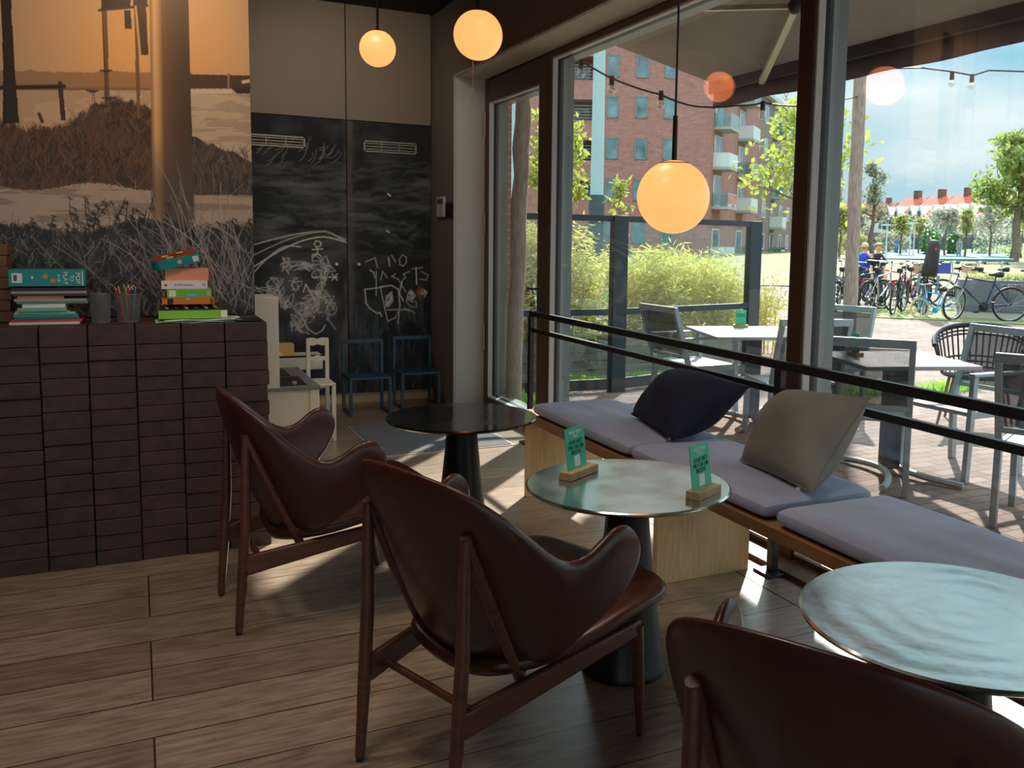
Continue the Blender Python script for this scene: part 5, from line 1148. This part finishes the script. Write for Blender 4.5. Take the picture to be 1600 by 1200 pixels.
def tree(label, px, dist, py_top, crown_px, lm, py_c0=None, nleaf=1500, lsize=.25, seed=1, trunk_r=.12, z0=ZG, group=None, cat='tree', name='tree', levels=3, clump=.55, tips_only=True, lean=0):
    R = random.Random(seed); x, y = rel(px, dist); H_ = zat(px, py_top, dist)-z0; cr = crown_px/2*dist/FPX; zc0 = (zat(px, py_c0, dist)-z0) if py_c0 else H_*.3
    r = thing(name, label, cat, (x, y, z0), 0, group); g = G(); tips = []
    ht = zc0+(H_-zc0)*.75; pts = [(R.uniform(-.02,.02)*ht+lean*k/5, R.uniform(-.02,.02)*ht, ht*k/5) for k in range(6)]; g.tube(pts, [trunk_r*(1-.15*k) for k in range(6)], 8)
    def br(p, d, L, rad, lv):
        q = p; path = [p]; dd = Vector(d)
        for k in range(3): dd = (dd+Vector((R.gauss(0,.16), R.gauss(0,.16), R.gauss(.05,.1)))).normalized(); q = q+dd*L/3; path.append(q)
        g.tube(path, [rad, rad*.8, rad*.6, rad*.35], 5)
        tips.extend(path[1:] if lv <= 1 else path[3:])
        if lv > 0:
            for k in range(3 if lv > 1 else 4):
                a = R.uniform(0, 2*PI); e = Vector((math.cos(a), math.sin(a), R.uniform(-.1, .9))); br(path[R.choice((1,2,3))], (dd*.7+e*.7).normalized(), L*.62, rad*.5, lv-1)
    nb = 7
    for k in range(nb):
        t = k/(nb-1); z = zc0+(ht-zc0)*t; a = k*2.4+R.uniform(-.4,.4); wd = cr*(1-.55*t)*.62
        br(Vector((lean*z/ht, 0, z)), Vector((math.cos(a), math.sin(a), .35+.8*t)).normalized(), wd+.15, trunk_r*.42, levels-1)
    br(Vector((lean, 0, ht)), Vector((0,0,1)), (H_-ht)*.8, trunk_r*.4, levels-1)
    g.ob('trunk', M_trunk, r, smooth=60)
    if nleaf:
        T = np.array([tuple(t) for t in tips]); rr = np.random.default_rng(seed); i = rr.integers(0, len(T), nleaf); s = cr*clump*.30
        Pn = T[i]+rr.normal(size=(nleaf, 3))*s; k = (np.hypot(Pn[:,0], Pn[:,1]) < cr*1.1) & (Pn[:,2] < H_*1.02) & (Pn[:,2] > zc0*.75); Pn = Pn[k]
        leaves_np('foliage', Pn, rr.normal(size=(len(Pn), 3))+np.array([0,0,.2]), lsize, lsize*.6, lm, r, seed)
    return r
L_y = leafmat('yellow_green_leaves', (128,146,60), (170,182,90)); L_g = leafmat('fresh_green_leaves', (100,126,60), (150,168,96)); L_w = leafmat('white_blossom', (170,168,156), (206,202,190)); L_o = leafmat('olive_leaves', (130,136,80), (176,178,120)); L_b = leafmat('grey_bud_leaves', (126,134,116), (160,166,146)); L_d = leafmat('dark_green_leaves', (60,110,70), (100,146,90))
tree('young tree with yellow-green leaves standing behind the thick window post', 1262, 13.5, 175, 230, L_y, 345, 1500, .13, 5, .05, clump=.5)
tree('small yellow-green tree between the door and the first window', 866, 11.5, 190, 96, L_y, 330, 1500, .09, 9, .035, clump=.6)
tree('thin sapling with a few round leaves behind the wind screen', 966, 9.6, 286, 36, L_y, 335, 120, .085, 12, .012, clump=.6, levels=1)
tree('broad light green tree at the right edge of the field', 1588, 62, 218, 130, L_g, 345, 4200, .42, 21, .34, z0=.3, clump=.6)
tree('tall nearly bare grey tree right of the wooden pole', 1362, 78, 256, 66, L_b, 350, 900, .36, 22, .22, z0=.5, clump=.4)
for i, (px, d, yt, w, lm, n, lab) in enumerate(((1477,72,326,62,L_w,1500,'white blossoming tree before the middle of the house row'), (1548,70,306,56,L_w,1600,'white blossoming tree left of the broad green tree'), (1408,74,338,34,L_o,500,'small olive-green tree before the left end of the houses'),
    (1508,68,330,26,L_o,500,'slim olive tree between the two blossom trees'), (1312,66,328,44,L_o,900,'bushy olive tree left of the wooden pole'), (1436,80,344,30,L_o,500,'small olive tree just left of the first blossom tree'), (1520,84,340,40,L_w,800,'pale blossom tree half behind the slim olive tree'), (1596,80,336,60,L_w,1000,'pale blossom tree under the broad green tree'), (1340,84,334,40,L_b,500,'grey-green tree hidden partly by the wooden pole'))):
    tree(lab, px, d, yt, w, lm, 366, n, .34, 30+i, .10, z0=.5, group='trees along the far side of the field', levels=2, clump=.7)
def bush(label, px, dist, py_top, w_px, lm, n, seed, ls=.3, z0=.5):
    x, y = rel(px, dist); h = zat(px, py_top, dist)-z0; w = w_px/2*dist/FPX; rr = np.random.default_rng(seed); r = thing('bush', label, 'bush', (x, y, z0), 0, 'bushes at the edge of the field')
    d = rr.normal(size=(n,3)); d /= np.linalg.norm(d,axis=1)[:,None]; Pn = d*rr.uniform(.5,1,(n,1))**.5*np.array([w,w*.7,h*.5])+np.array([0,0,h*.5])
    leaves_np('foliage', Pn, d+rr.normal(size=(n,3))*.5, ls, ls*.6, lm, r, seed)
    g = G(); R = random.Random(seed)
    for k in range(6): g.cyl((0,0,0), (R.uniform(-w,w)*.6, R.uniform(-w,w)*.4, h*.7), .03, .01, 5)
    g.ob('stem', M_trunk, r); return r
for i, (px, d, yt, w, lm, lab) in enumerate(((1454,76,355,26,L_d,'dark green bush before the houses, left of the blossom tree'), (1490,78,360,18,L_d,'dark green bush right of the first blossom tree'), (1330,80,362,60,L_o,'low olive bush behind the two boys'), (1395,82,363,60,L_b,'low grey-green bush behind the child seat'), (1560,80,362,80,L_b,'low grey-green bush below the right blossom tree'))): bush(lab, px, d, yt, w, lm, 700, 60+i)
# bamboo behind the wind screen
L_bam = leafmat('bamboo_leaves', (166,162,76), (212,204,116)); M_stem = mat('bamboo_stem', srgb(176,166,96), .6, var=.2, scale=3)
def bamboo(label, c, rx, ry, h, n, seed):
    r = thing('bamboo_shrub', label, 'shrub', (c[0], c[1], ZG), 0, 'bamboo behind the wind screen'); R = random.Random(seed); rr = np.random.default_rng(seed); g = G(); Ps = []; Ds = []
    for k in range(int(60*rx)+20):
        a = R.uniform(0, 2*PI); q = math.sqrt(R.random()); bx, by = rx*q*math.cos(a), ry*q*math.sin(a); hh = h*R.uniform(.7, 1.04)*(1-.18*q*q); lx, ly = R.gauss(0,.12), R.gauss(0,.12)
        pts = [Vector((bx+lx*t*t, by+ly*t*t, hh*t)) for t in (0,.35,.7,1)]; g.tube(pts, [.006,.005,.004,.002], 4)
        m_ = max(4, n//(int(60*rx)+20)); t = rr.beta(2.4, 1.3, m_); px_ = bx+lx*t*t; py_ = by+ly*t*t
        P_ = np.stack([px_, py_, hh*t], 1)+rr.normal(size=(m_,3))*np.array([.09,.09,.04]); Ps.append(P_); Ds.append(rr.normal(size=(m_,3))*np.array([1,1,.5])+np.array([0,0,-.35]))
    g.ob('stem', M_stem, r, smooth=60); leaves_np('foliage', np.concatenate(Ps), np.concatenate(Ds), .11, .020, L_bam, r, seed)
qa = at(1075, 500, 1, 9.2); 
bamboo('big yellow-green bamboo clump behind the right panel of the wind screen', (5.55, 9.15), .98, .40, 1.50, 15000, 3)
bamboo('yellow-green bamboo clump behind the left panel of the wind screen', (3.87, 8.75), .50, .35, 1.66, 7500, 4)
bamboo('yellow-green bamboo seen through the door glass', (3.72, 9.0), .30, .35, 1.68, 4500, 6)
bamboo('slight bamboo and reed tuft right of the wind screen', (7.35, 9.7), .30, .25, 1.05, 1500, 8)
M_pl = mat('weathered_planter_wood', srgb(120,116,108), .85, var=.2, scale=4, stretch=(1,1,8))
for (x0, x1, y_, lab) in ((3.35, 4.42, 8.35, 'grey wooden planter behind the left screen panel'), (4.60, 6.5, 8.70, 'grey wooden planter behind the right screen panel')):
    g = G(); 
    for k in range(4): g.box(x0, y_-.40 if False else y_-.02, ZG+k*.095+.003, x1, y_, ZG+k*.095+.090)
    g.box(x0, y_, ZG, x0+.03, y_+.8, ZG+.38).box(x1-.03, y_, ZG, x1, y_+.8, ZG+.38).box(x0, y_+.78, ZG, x1, y_+.8, ZG+.38)
    o = g.ob('planter', M_pl, smooth=0); tag(o, lab, 'planter')
# tufts with dandelions
M_yel = mat('dandelion_yellow', srgb(240,210,40), .6)
def tuft(label, px, py, w, n, seed, flowers=3):
    p = at(px, py, 2, ZG); rr = np.random.default_rng(seed); r = thing('grass_tuft', label, 'grass', p, 0, 'weeds at the foot of the wind screen')
    P_ = np.stack([rr.normal(0, w/2, n), rr.normal(0, .07, n), np.zeros(n)], 1); leaves_np('blades', P_, np.stack([rr.normal(0,.6,n), rr.normal(0,.6,n), np.ones(n)*.8], 1), .13, .016, L_d if False else leafmat('weed_green', (100,150,50), (150,196,80)), r, seed)
    if flowers:
        R = random.Random(seed)
        for k in range(flowers): x = R.uniform(-w*.6, w*.6); G().lathe([(.001,.0),(.022,.004),(.018,.014),(.001,.016)], c=(x, R.uniform(-.05,.05), R.uniform(.08,.14)), n=10).ob('flower', M_yel, r)
tuft('weed tuft with yellow dandelions left of the dark screen post', 905, 604, .34, 500, 1); tuft('weed tuft right of the dark screen post', 1005, 597, .30, 400, 2, 1); tuft('weed tuft under the door glass beside the pole', 832, 632, .16, 200, 3, 0)
tuft('weed patch between the right outdoor chairs', 1482, 612, .5, 400, 4, 1); tuft('dry weed patch with yellow flowers behind the chair by the window post', 1368, 615, .4, 300, 5, 4)

# ---------- bicycles
M_tyre = mat('black_tyre', srgb(36,38,42), .8); M_rim = mat('silver_rim', srgb(170,174,178), .35, .7); M_sad = mat('black_saddle', srgb(26,26,30), .6)
def ringv(g, r, t, n=36, m=8):
    return g.tube([(r*math.cos(2*PI*k/n), 0, r*math.sin(2*PI*k/n)) for k in range(n)], t, m, closed=True)
def bike(label, px, dist, head, col, lean=4, R_=.34, small=False, tyre=None, basket=None, seat=False, fork=None, steer=0):
    x, y = rel(px, dist); r = thing('bicycle', label, 'bicycle', (x, y, ZG+.0), head, 'bicycles parked in a row'); r.rotation_euler = (math.radians(lean), 0, head)
    k = R_/.34; wb = 1.06*k; fx, rx = wb/2, -wb/2; M_c = mat('bike_%d_%d_%d' % col, srgb(*col), .35, .2); T_ = tyre or M_tyre
    def wheel(nm, cx, rot=0):
        g = G(); ringv(g, R_-.016, .0175*k+.004); w = g.ob(nm, T_, r, smooth=80); w.location = (cx, 0, R_); w.rotation_euler = (0, 0, rot)
        g = G(); ringv(g, R_-.040, .009, 36, 6)
        for q in range(14): a = 2*PI*q/14; g.cyl((.02*math.cos(a+1), .015*(-1)**q, .02*math.sin(a+1)), ((R_-.04)*math.cos(a), 0, (R_-.04)*math.sin(a)), .0022, None, 4)
        g.cyl((0,-.04,0), (0,.04,0), .022, None, 10); g.ob('rim_and_spokes', M_rim, w, smooth=80); return w
    wheel('front_wheel', fx, steer); wheel('rear_wheel', rx)
    bb = Vector((-.05*k, 0, .28*k)); st = Vector((-.20*k, 0, .78*k)); sc2 = Vector((-.215*k, 0, .90*k)); ht = Vector((.33*k, 0, .86*k)); hb = Vector((.38*k, 0, .66*k)); F_ = Vector((fx, 0, R_)); Rr = Vector((rx, 0, R_)); t = .016*k+.002
    g = G().cyl(st, ht, t, None, 8).cyl(hb, bb, t*1.15, None, 8).cyl(bb, st, t, None, 8).cyl(ht+Vector((-.01,0,.04)), hb, t*1.1, None, 8)
    for s in (-1, 1): g.cyl(bb+Vector((0,.03*s,0)), Rr+Vector((0,.055*s,0)), t*.55, None, 6).cyl(st+Vector((0,.02*s,-.03)), Rr+Vector((0,.055*s,0)), t*.5, None, 6)
    g.ob('frame', M_c, r, smooth=60)
    g = G()
    for s in (-1, 1): g.tube([hb+Vector((.0,.035*s,-.02)), hb+Vector((.05,.05*s,-.12)), F_+Vector((0,.05*s,0))], t*.7, 6)
    g.ob('fork', fork or M_c, r, smooth=60)
    G().tube([sc2+Vector((-.13*k,0,.035)), sc2+Vector((-.06*k,0,.04)), sc2+Vector((.04,0,.03)), sc2+Vector((.14*k,0,.03))], [.05,.068,.035,.02], 10).cyl(st, sc2, .013, None, 8).ob('saddle', M_sad, r, smooth=60)
    hh = ht+Vector((.02,0,.22*k)); G().cyl(ht, hh, .013, None, 8).tube([hh+Vector((-.16,.29*k,.0)), hh+Vector((-.03,.27*k,.02)), hh+Vector((.05,.12,.01)), hh+Vector((.03,0,0)), hh+Vector((.05,-.12,.01)), hh+Vector((-.03,-.27*k,.02)), hh+Vector((-.16,-.29*k,0))], .0115, 8).ob('handlebar', mat('chrome', srgb(190,194,198), .25, .9), r, smooth=60)
    for s in (-1, 1): G().cyl(hh+Vector((-.17,.29*s*k,0)), hh+Vector((-.06,.285*s*k,.01)), .018, None, 8).ob('grip', M_sad, r)
    g = G(); g.lathe([(.001,-.004),(.095*k,-.004),(.095*k,.004),(.001,.004)], n=20, M=Matrix.Translation(bb+Vector((0,-.06,0))) @ Matrix.Rotation(PI/2, 4, 'X'))
    g.cyl(bb+Vector((0,-.07,0)), bb+Vector((.12*k,-.08,-.12*k)), .011, None, 6).cyl(bb+Vector((0,.07,0)), bb+Vector((-.12*k,.08,.12*k)), .011, None, 6)
    g.box(bb.x+.12*k-.045, -.17, bb.z-.13*k, bb.x+.12*k+.045, -.08, bb.z-.11*k).box(bb.x-.12*k-.045, .08, bb.z+.11*k, bb.x-.12*k+.045, .17, bb.z+.13*k).ob('crank', M_sad if not small else M_c, r, smooth=40)
    for cx, a0, a1 in ((rx, .15, 2.7), (fx, .9, 2.6)):
        g = G(); V = []; F = []
        for q in range(15): a = a0+(a1-a0)*q/14; V += [((R_+.02)*math.cos(a)+cx, s*.026, R_+(R_+.02)*math.sin(a)) for s in (-1, 1)]
        for q in range(14): F.append((2*q, 2*q+1, 2*q+3, 2*q+2))
        g.add(V, F); g.ob('mudguard', M_c if small else M_sad, r, solid=.003, smooth=60)
    if not small:
        g = G().box(rx-.20, -.06, R_*2+.05, rx+.20, -.05, R_*2+.06).box(rx-.20, .05, R_*2+.05, rx+.20, .06, R_*2+.06)
        for q in range(4): g.box(rx-.19+q*.125, -.06, R_*2+.05, rx-.18+q*.125, .06, R_*2+.06)
        for s in (-1, 1): g.cyl((rx-.12, s*.055, R_*2+.05), (rx, s*.06, R_), .006, None, 5).cyl((rx+.12, s*.055, R_*2+.05), (rx, s*.06, R_), .006, None, 5)
        g.ob('rear_rack', M_sad, r)
        G().box(rx-.24, -.03, R_*2-.03, rx-.215, .03, R_*2+.03).ob('rear_light', mat('red_reflector', srgb(200,40,40), .3), r)
    if basket:
        g = G(); c0 = Vector((fx+.02, 0, .82)); 
        g.box(c0.x-.16, -.19, c0.z, c0.x+.18, .19, c0.z+.01).box(c0.x-.17, -.20, c0.z, c0.x-.16, .20, c0.z+.24).box(c0.x+.17, -.20, c0.z, c0.x+.18, .20, c0.z+.24).box(c0.x-.16, -.20, c0.z, c0.x+.17, -.19, c0.z+.24).box(c0.x-.16, .19, c0.z, c0.x+.17, .20, c0.z+.24).ob('basket', basket, r)
    if seat:
        g = G(); c0 = Vector((rx, 0, R_*2+.07)); V = []; F = []
        prof = [(-.20, .84, .085), (-.22, .76, .12), (-.17, .60, .13), (-.09, .36, .15), (.0, .16, .17), (.14, .08, .17), (.26, .07, .14)]
        for (fx_, z_, w_) in prof:
            for q in range(7): t_ = -1+q/3; V.append((c0.x+fx_+.10*abs(t_)**2.5, w_*t_, c0.z+z_))
        for i in range(6):
            for q in range(6): F.append((i*7+q, (i+1)*7+q, (i+1)*7+q+1, i*7+q+1))
        g.add(V, F); cs = g.ob('child_seat', mat('dark_seat_shell', srgb(52,52,62), .5), r, solid=.03, sub=1, smooth=180)
        G().cyl((c0.x-.205, -.03, c0.z+.66), (c0.x-.23, -.03, c0.z+.66), .03, None, 14).ob('red_badge', mat('red_reflector', srgb(200,40,40), .3), cs)
        G().box(c0.x+.05, -.21, c0.z-.25, c0.x+.16, -.16, c0.z+.12).box(c0.x+.05, .16, c0.z-.25, c0.x+.16, .21, c0.z+.12).ob('foot_guard', mat('grey_guard', srgb(120,140,150), .5), cs)
    return r
vy = math.pi/2+YAW     # heading straight away from the camera
aw_ = lambda deg: vy+math.radians(deg)
M_crate = mat('blue_crate', srgb(40,70,150), .6); M_tan = mat('tan_wicker_basket', srgb(190,150,110), .8); M_cream = mat('cream_tyre', srgb(226,190,140), .7)
bike('dark city bicycle at the left end of the row, before the wooden pole', 1322, 19.6, aw_(-38), (60,72,76))
bike('dark bicycle half hidden behind the wooden pole', 1355, 20.4, aw_(-62), (46,60,66), basket=None)
bike('white and red framed bicycle in front of the boys', 1378, 19.8, aw_(-48), (206,190,192))
bike('black bicycle left of the one with the child seat', 1408, 19.4, aw_(-30), (40,36,44))
bike('purple-red bicycle crowded behind the child seat bicycle', 1428, 20.8, aw_(-40), (120,60,84), basket=M_tan)
bike('dark bicycle carrying a tall black child seat', 1446, 19.2, aw_(-14), (46,56,62), seat=True)
bike('sky blue children bicycle with cream tyres', 1468, 18.1, aw_(98), (70,170,220), R_=.215, small=True, tyre=M_cream)
bike('navy and silver bicycle leaning before the grey planter', 1540, 17.75, aw_(84), (44,50,84), lean=-5, fork=mat('silver_fork', srgb(170,180,180), .3, .6), steer=math.radians(38))
bike('white framed bicycle with a blue crate behind the grey planter', 1515, 21.5, aw_(70), (220,220,222), basket=M_crate)
bike('dark bicycle with a tan basket behind the grey planter', 1556, 21.9, aw_(66), (60,60,70), basket=M_tan)
bike('pale bicycle at the far right behind the grey planter', 1592, 21.4, aw_(62), (180,176,186))
bike('dark blue bicycle between the child seat and the crate', 1488, 22.3, aw_(74), (40,60,110))
bike('silver bicycle behind the boys at the left', 1338, 22.6, aw_(68), (170,180,184))
bike('red bicycle in the second line behind the white and red one', 1402, 22.4, aw_(64), (170,50,56))
# grey planter box
q0, q1 = Vector((*rel(1503, 18.35), 0)), Vector((*rel(1700, 17.6), 0)); d_ = (q1-q0); L_ = d_.length
r = thing('planter_box', 'long dark grey planter box on a pale concrete foot behind the leaning bicycle', 'planter', (q0.x, q0.y, ZG), math.atan2(d_.y, d_.x))
G().box(0, 0, .16, L_, .9, .80).ob('box_body', mat('dark_grey_planter', srgb(98,104,110), .6), r, bevel=.01); G().box(.02, .02, 0, L_-.02, .88, .16).ob('concrete_foot', mat('pale_concrete', srgb(190,186,176), .8), r)
rr = np.random.default_rng(4); n = 1200; leaves_np('plants', np.stack([rr.uniform(.1, L_-.1, n), rr.uniform(.1,.8,n), np.full(n,.79)], 1), rr.normal(size=(n,3))*.6+np.array([0,0,1]), .16, .03, L_o, r, 4)

# ---------- people
M_skin = mat('skin', srgb(220,168,140), .6)
def person(label, px, dist, h, face, shirt, hair, trousers=(60,66,84), lift=(0,0), z0=ZG, crouch=0., badge=None):
    """stands at photo column px, dist metres away; face = heading; lift = how high each arm is raised (radians)"""
    x, y = rel(px, dist); r = thing('person', label, 'person', (x, y, z0), face); k = h/1.75
    Ms = mat('shirt_%d_%d_%d' % shirt, srgb(*shirt), .8); Mh = mat('hair_%d_%d_%d' % hair, srgb(*hair), .9); Mt = mat('trousers_%d_%d_%d' % trousers, srgb(*trousers), .8)
    V = []; E = []; RD = []
    def nv(p, rx_, ry_=None): V.append(tuple(c*k for c in p)); RD.append((rx_*k, (ry_ or rx_)*k)); return len(V)-1
    pel = nv((0,0,.96), .13, .10); wa = nv((0,0,1.10), .115, .085); chst = nv((.01,0,1.30), .15, .10); nk = nv((.0,0,1.47), .055); hd0 = nv((.015,0,1.56), .062); hd1 = nv((.025,0,1.645), .082, .078); hd2 = nv((.015,0,1.71), .068)
    E += [(pel,wa),(wa,chst),(chst,nk),(nk,hd0),(hd0,hd1),(hd1,hd2)]
    arms = []
    for s, lf in ((1, lift[0]), (-1, lift[1])):
        sh = Vector((0, .165*s, 1.41)); a = lf; u = Vector((.25*math.sin(a)+.04, .10*s+.12*s*math.sin(a), -math.cos(a))).normalized(); el = sh+u*.28; u2 = Vector((math.sin(a)*.5+.25, -.05*s, -math.cos(a*1.25+.1))).normalized(); wr = el+u2*.25
        i0 = nv(sh, .062); i1 = nv(el, .042); i2 = nv(wr, .028); i3 = nv(wr+u2*.06, .036, .020); E += [(chst,i0),(i0,i1),(i1,i2),(i2,i3)]; arms.append((sh, el, wr, u2, s))
        side = u2.cross(Vector((1,0,0))).normalized()
        for f_ in range(4):
            b = wr+u2*.085+side*(.011*(f_-1.5)*1.6); j = nv(b, .0105); E.append((i3,j)); j2 = nv(b+u2*(.035+.006*(1-abs(f_-1.5)))+Vector((.006,0,0)), .009); j3 = nv(b+u2*(.062+.008*(1-abs(f_-1.5)))+Vector((.016,0,0)), .008); E += [(j,j2),(j2,j3)]
        b = wr+u2*.035-side*.032; j = nv(b, .012); j2 = nv(b+u2*.035-side*.018, .010); E += [(i2,j),(j,j2)]
    for s in (1, -1):
        hp = nv((0,.09*s,.90), .085); kn = nv((.02,.10*s,.50), .058); an = nv((-.01,.10*s,.09), .038); ft = nv((.08,.11*s,.035), .035, .03); tt = nv((.17,.115*s,.025), .03, .022); E += [(pel,hp),(hp,kn),(kn,an),(an,ft),(ft,tt)]
    me = bpy.data.meshes.new('body'); me.from_pydata(V, E, []); me.materials.append(M_skin); b = bpy.data.objects.new('body', me); C.objects.link(b); b.parent = r
    b.modifiers.new('skin', 'SKIN')
    if not me.skin_vertices: 
        bpy.context.view_layer.objects.active = b
    for i, rd in enumerate(RD): me.skin_vertices[0].data[i].radius = rd
    me.skin_vertices[0].data[0].use_root = True
    sb = b.modifiers.new('sub', 'SUBSURF'); sb.levels = 1; sb.render_levels = 1; me.shade_smooth() if me.polygons else None
    kk = lambda p: tuple(Vector(p)*k)
    g = G(); 
    ring = [(.145,.098,.93),(.135,.10,1.02),(.132,.098,1.12),(.165,.115,1.30),(.185,.112,1.41),(.12,.085,1.455),(.07,.07,1.475)]
    Vv = []; Ff = []
    for (a_, b_, z_) in ring:
        for q in range(16): t = 2*PI*q/16; Vv.append(kk((b_*math.cos(t), a_*math.sin(t), z_)))
    for i in range(len(ring)-1):
        for q in range(16): Ff.append((i*16+q, i*16+(q+1)%16, (i+1)*16+(q+1)%16, (i+1)*16+q))
    g.add(Vv, Ff)
    for sh, el, wr, u2, s in arms: g.tube([kk(sh+Vector((0,-.03*s,0))), kk(sh*.35+el*.65), kk(el)], [.072*k,.062*k,.055*k], 10)
    sh_ = g.ob('shirt', Ms, r, smooth=80, solid=.008, sub=1)
    if badge: G().box(.112*k, .03*k, 1.32*k, .122*k, .075*k, 1.37*k).ob('badge', M_wtxt, sh_)
    g = G()
    for s in (1, -1): g.tube([kk((0,.05*s,.98)), kk((0,.088*s,.88)), kk((.02,.10*s,.50)), kk((-.01,.10*s,.12))], [.10*k,.10*k,.075*k,.062*k], 12)
    g.ob('trousers', Mt, r, smooth=80)
    for s in (1, -1): G().tube([kk((-.05,.108*s,.045)), kk((.06,.11*s,.045)), kk((.19,.115*s,.03))], [.04*k,.045*k,.03*k], 10).ob('shoe', M_sad, r, smooth=80)
    g = G(); g.sphere(kk((0,0,1.665)), .108*k, 16, (1.0,.92,1.02)); hv = [v for v in g.v]; 
    g2 = G(); keep = {i for i, v in enumerate(hv) if (v[2] > 1.685*k or v[0] < .015*k) and v[2] > 1.60*k}; g2.v = hv; g2.f = [f for f in g.f if all(i in keep for i in f)]; g2.mi = [0]*len(g2.f)
    g2.ob('hair', Mh, r, smooth=180, solid=.014)
    for s in (1, -1): G().sphere(kk((.092,.030*s,1.652)), .008*k, 8).ob('eye', M_sad, r); G().sphere(kk((.01,.083*s,1.64)), .018*k, 8, (.6,.4,1)).ob('ear', M_skin, r)
    G().sphere(kk((.104,0,1.628)), .012*k, 8, (1,.7,1.4)).ob('nose', M_skin, r); G().box(.092*k, -.02*k, 1.588*k, .098*k, .02*k, 1.594*k).ob('mouth', mat('lips', srgb(176,96,90), .6), r)
    return r
tc_ = vy+PI
person('boy in a black shirt with a small white badge standing behind the bicycles', 1373, 21.6, 1.50, tc_+.1, (26,28,34), (206,170,120), badge=True)
person('blond child in a bright blue shirt seen from behind, beside the boy in black', 1352, 21.9, 1.50, vy-.5, (40,70,190), (196,176,130), lift=(.3, 1.5))
person('distant person in a blue jacket on the teal court', 1401, 79, 1.7, tc_+.6, (60,120,190), (70,60,50), trousers=(60,110,170), z0=.58)
person('distant person with dark hair and grey top at the court edge', 1499, 70, 1.7, tc_-.4, (150,160,176), (40,44,44), trousers=(150,160,170), z0=.5)

# ---------- row houses
M_hw = mat('white_gable', srgb(214,224,224), .7); M_hb = mat('grey_lilac_brick', srgb(150,130,134), .9, var=.12, scale=2); M_rr = mat('red_roof_tiles', srgb(184,82,62), .85, var=.12, scale=1.2, stretch=(4,4,4)); M_hp = mat('house_pane', srgb(90,106,120), .2); M_chm = mat('chimney_brick', srgb(110,84,78), .9)
def house(label, pa_, pb_, da, db, ridge, eave, mroof, flip=False, nm='row_house', gables=(.28,.68)):
    a = Vector((*rel(pa_, da), .3)); b = Vector((*rel(pb_, db), .3)); d = b-a; L = d.length; th = math.atan2(d.y, d.x); r = thing(nm, label, 'house', tuple(a), th, 'row houses with red roofs'); D_ = 9
    up = ridge-.3; ev = eave-.3; fl = ev-2.3
    G().box(0, .0, 0, L, D_, fl).ob('lower_wall', M_hb, r, smooth=0); G().box(0, -.03, fl, L, D_, ev).ob('upper_wall', M_hw, r, smooth=0)
    g = G(); g.add([(0,-.3,ev),(L,-.3,ev),(L,D_*.45,up),(0,D_*.45,up),(0,D_,ev),(L,D_,ev)], [(0,1,2,3),(3,2,5,4),(0,3,4),(1,5,2),(0,4,5,1)]); g.ob('roof', mroof, r, smooth=0)
    for t in gables:
        x = L*t; w = L*.12; gh = (up-ev)*.52
        g = G(); y0, y1 = -.38, 2.2; g.add([(x-w,y0,ev),(x+w,y0,ev),(x+w,y0,ev+.4),(x,y0,ev+gh),(x-w,y0,ev+.4),(x-w,y1,ev),(x+w,y1,ev),(x+w,y1,ev+.4),(x,y1,ev+gh),(x-w,y1,ev+.4)], [(0,1,2,3,4),(9,8,7,6,5),(0,5,6,1),(1,6,7,2),(2,7,8,3),(3,8,9,4),(4,9,5,0)]); gb = g.ob('gable', M_hw, r, smooth=0)
        g = G(); g.box(x-w*.45, y0-.04, ev+.1, x-w*.06, y0, ev+gh*.5).box(x+w*.06, y0-.04, ev+.1, x+w*.45, y0, ev+gh*.5); g.ob('window', M_hp, gb, smooth=0)
        g = G().box(x-w*.7, -.08, fl+.5, x-.1, -.02, fl+1.9).box(x+.1, -.08, fl+.5, x+w*.7, -.02, fl+1.9); g.ob('window', M_hp, r, smooth=0)
    for t in (.08, .48, .90): G().box(L*t-.35, -.08, fl+.7, L*t+.35, -.02, fl+1.8).ob('window', M_hp, r, smooth=0)
    for t in (.1, .3, .5, .7, .9): G().box(L*t-.4, -.05, .9, L*t+.4, .02, 2.3).ob('window', M_hp, r, smooth=0)
    G().box(L*.5-.4, D_*.45-.4, up-.4, L*.5+.4, D_*.45+.4, up+.9).ob('chimney', M_chm, r, smooth=0); 
cuts = [1378, 1412, 1449, 1488, 1530, 1576, 1628]
Dd = lambda px: 128-(px-1378)*.115
names = ['leftmost white-gabled house of the red-roofed row', 'second white-gabled house from the left end of the row', 'white-gabled house in the middle behind the first blossom tree', 'white-gabled house left of the broad green tree', 'white-gabled house behind the second blossom tree', 'white-gabled house behind the broad green tree at the right edge']
for i in range(6): house(names[i], cuts[i], cuts[i+1], Dd(cuts[i]), Dd(cuts[i+1]), 8.3, 5.4, M_rr)
for i, (a, b) in enumerate(((1290,1318),(1318,1347),(1347,1377))): house(['duller red-roofed house left of the wooden pole', 'duller red-roofed house behind the wooden pole', 'duller red-roofed house behind the bare grey tree'][i], a, b, 172, 168, 9.6, 6.2, mat('dull_roof_tiles', srgb(160,92,80), .9), gables=(.35,))
# street lamps and signs far off
for i, (px, yt, d) in enumerate(((1422,350,71),(1428,349,72),(1385,352,66))):
    x, y = rel(px, d); t = zat(px, yt, d); r = thing('street_lamp', ['slender pale street lamp before the houses, left of the pair', 'slender pale street lamp before the houses, right of the pair', 'slender pale street lamp at the left end of the white gables'][i], 'lamp post', (x, y, .3)); G().cyl((0,0,0), (0,0,t-.3), .06, .04, 8).ob('pole', M_fw, r); G().box(-.5, -.12, t-.34, .2, .12, t-.24).ob('lamp_head', M_fw, r)
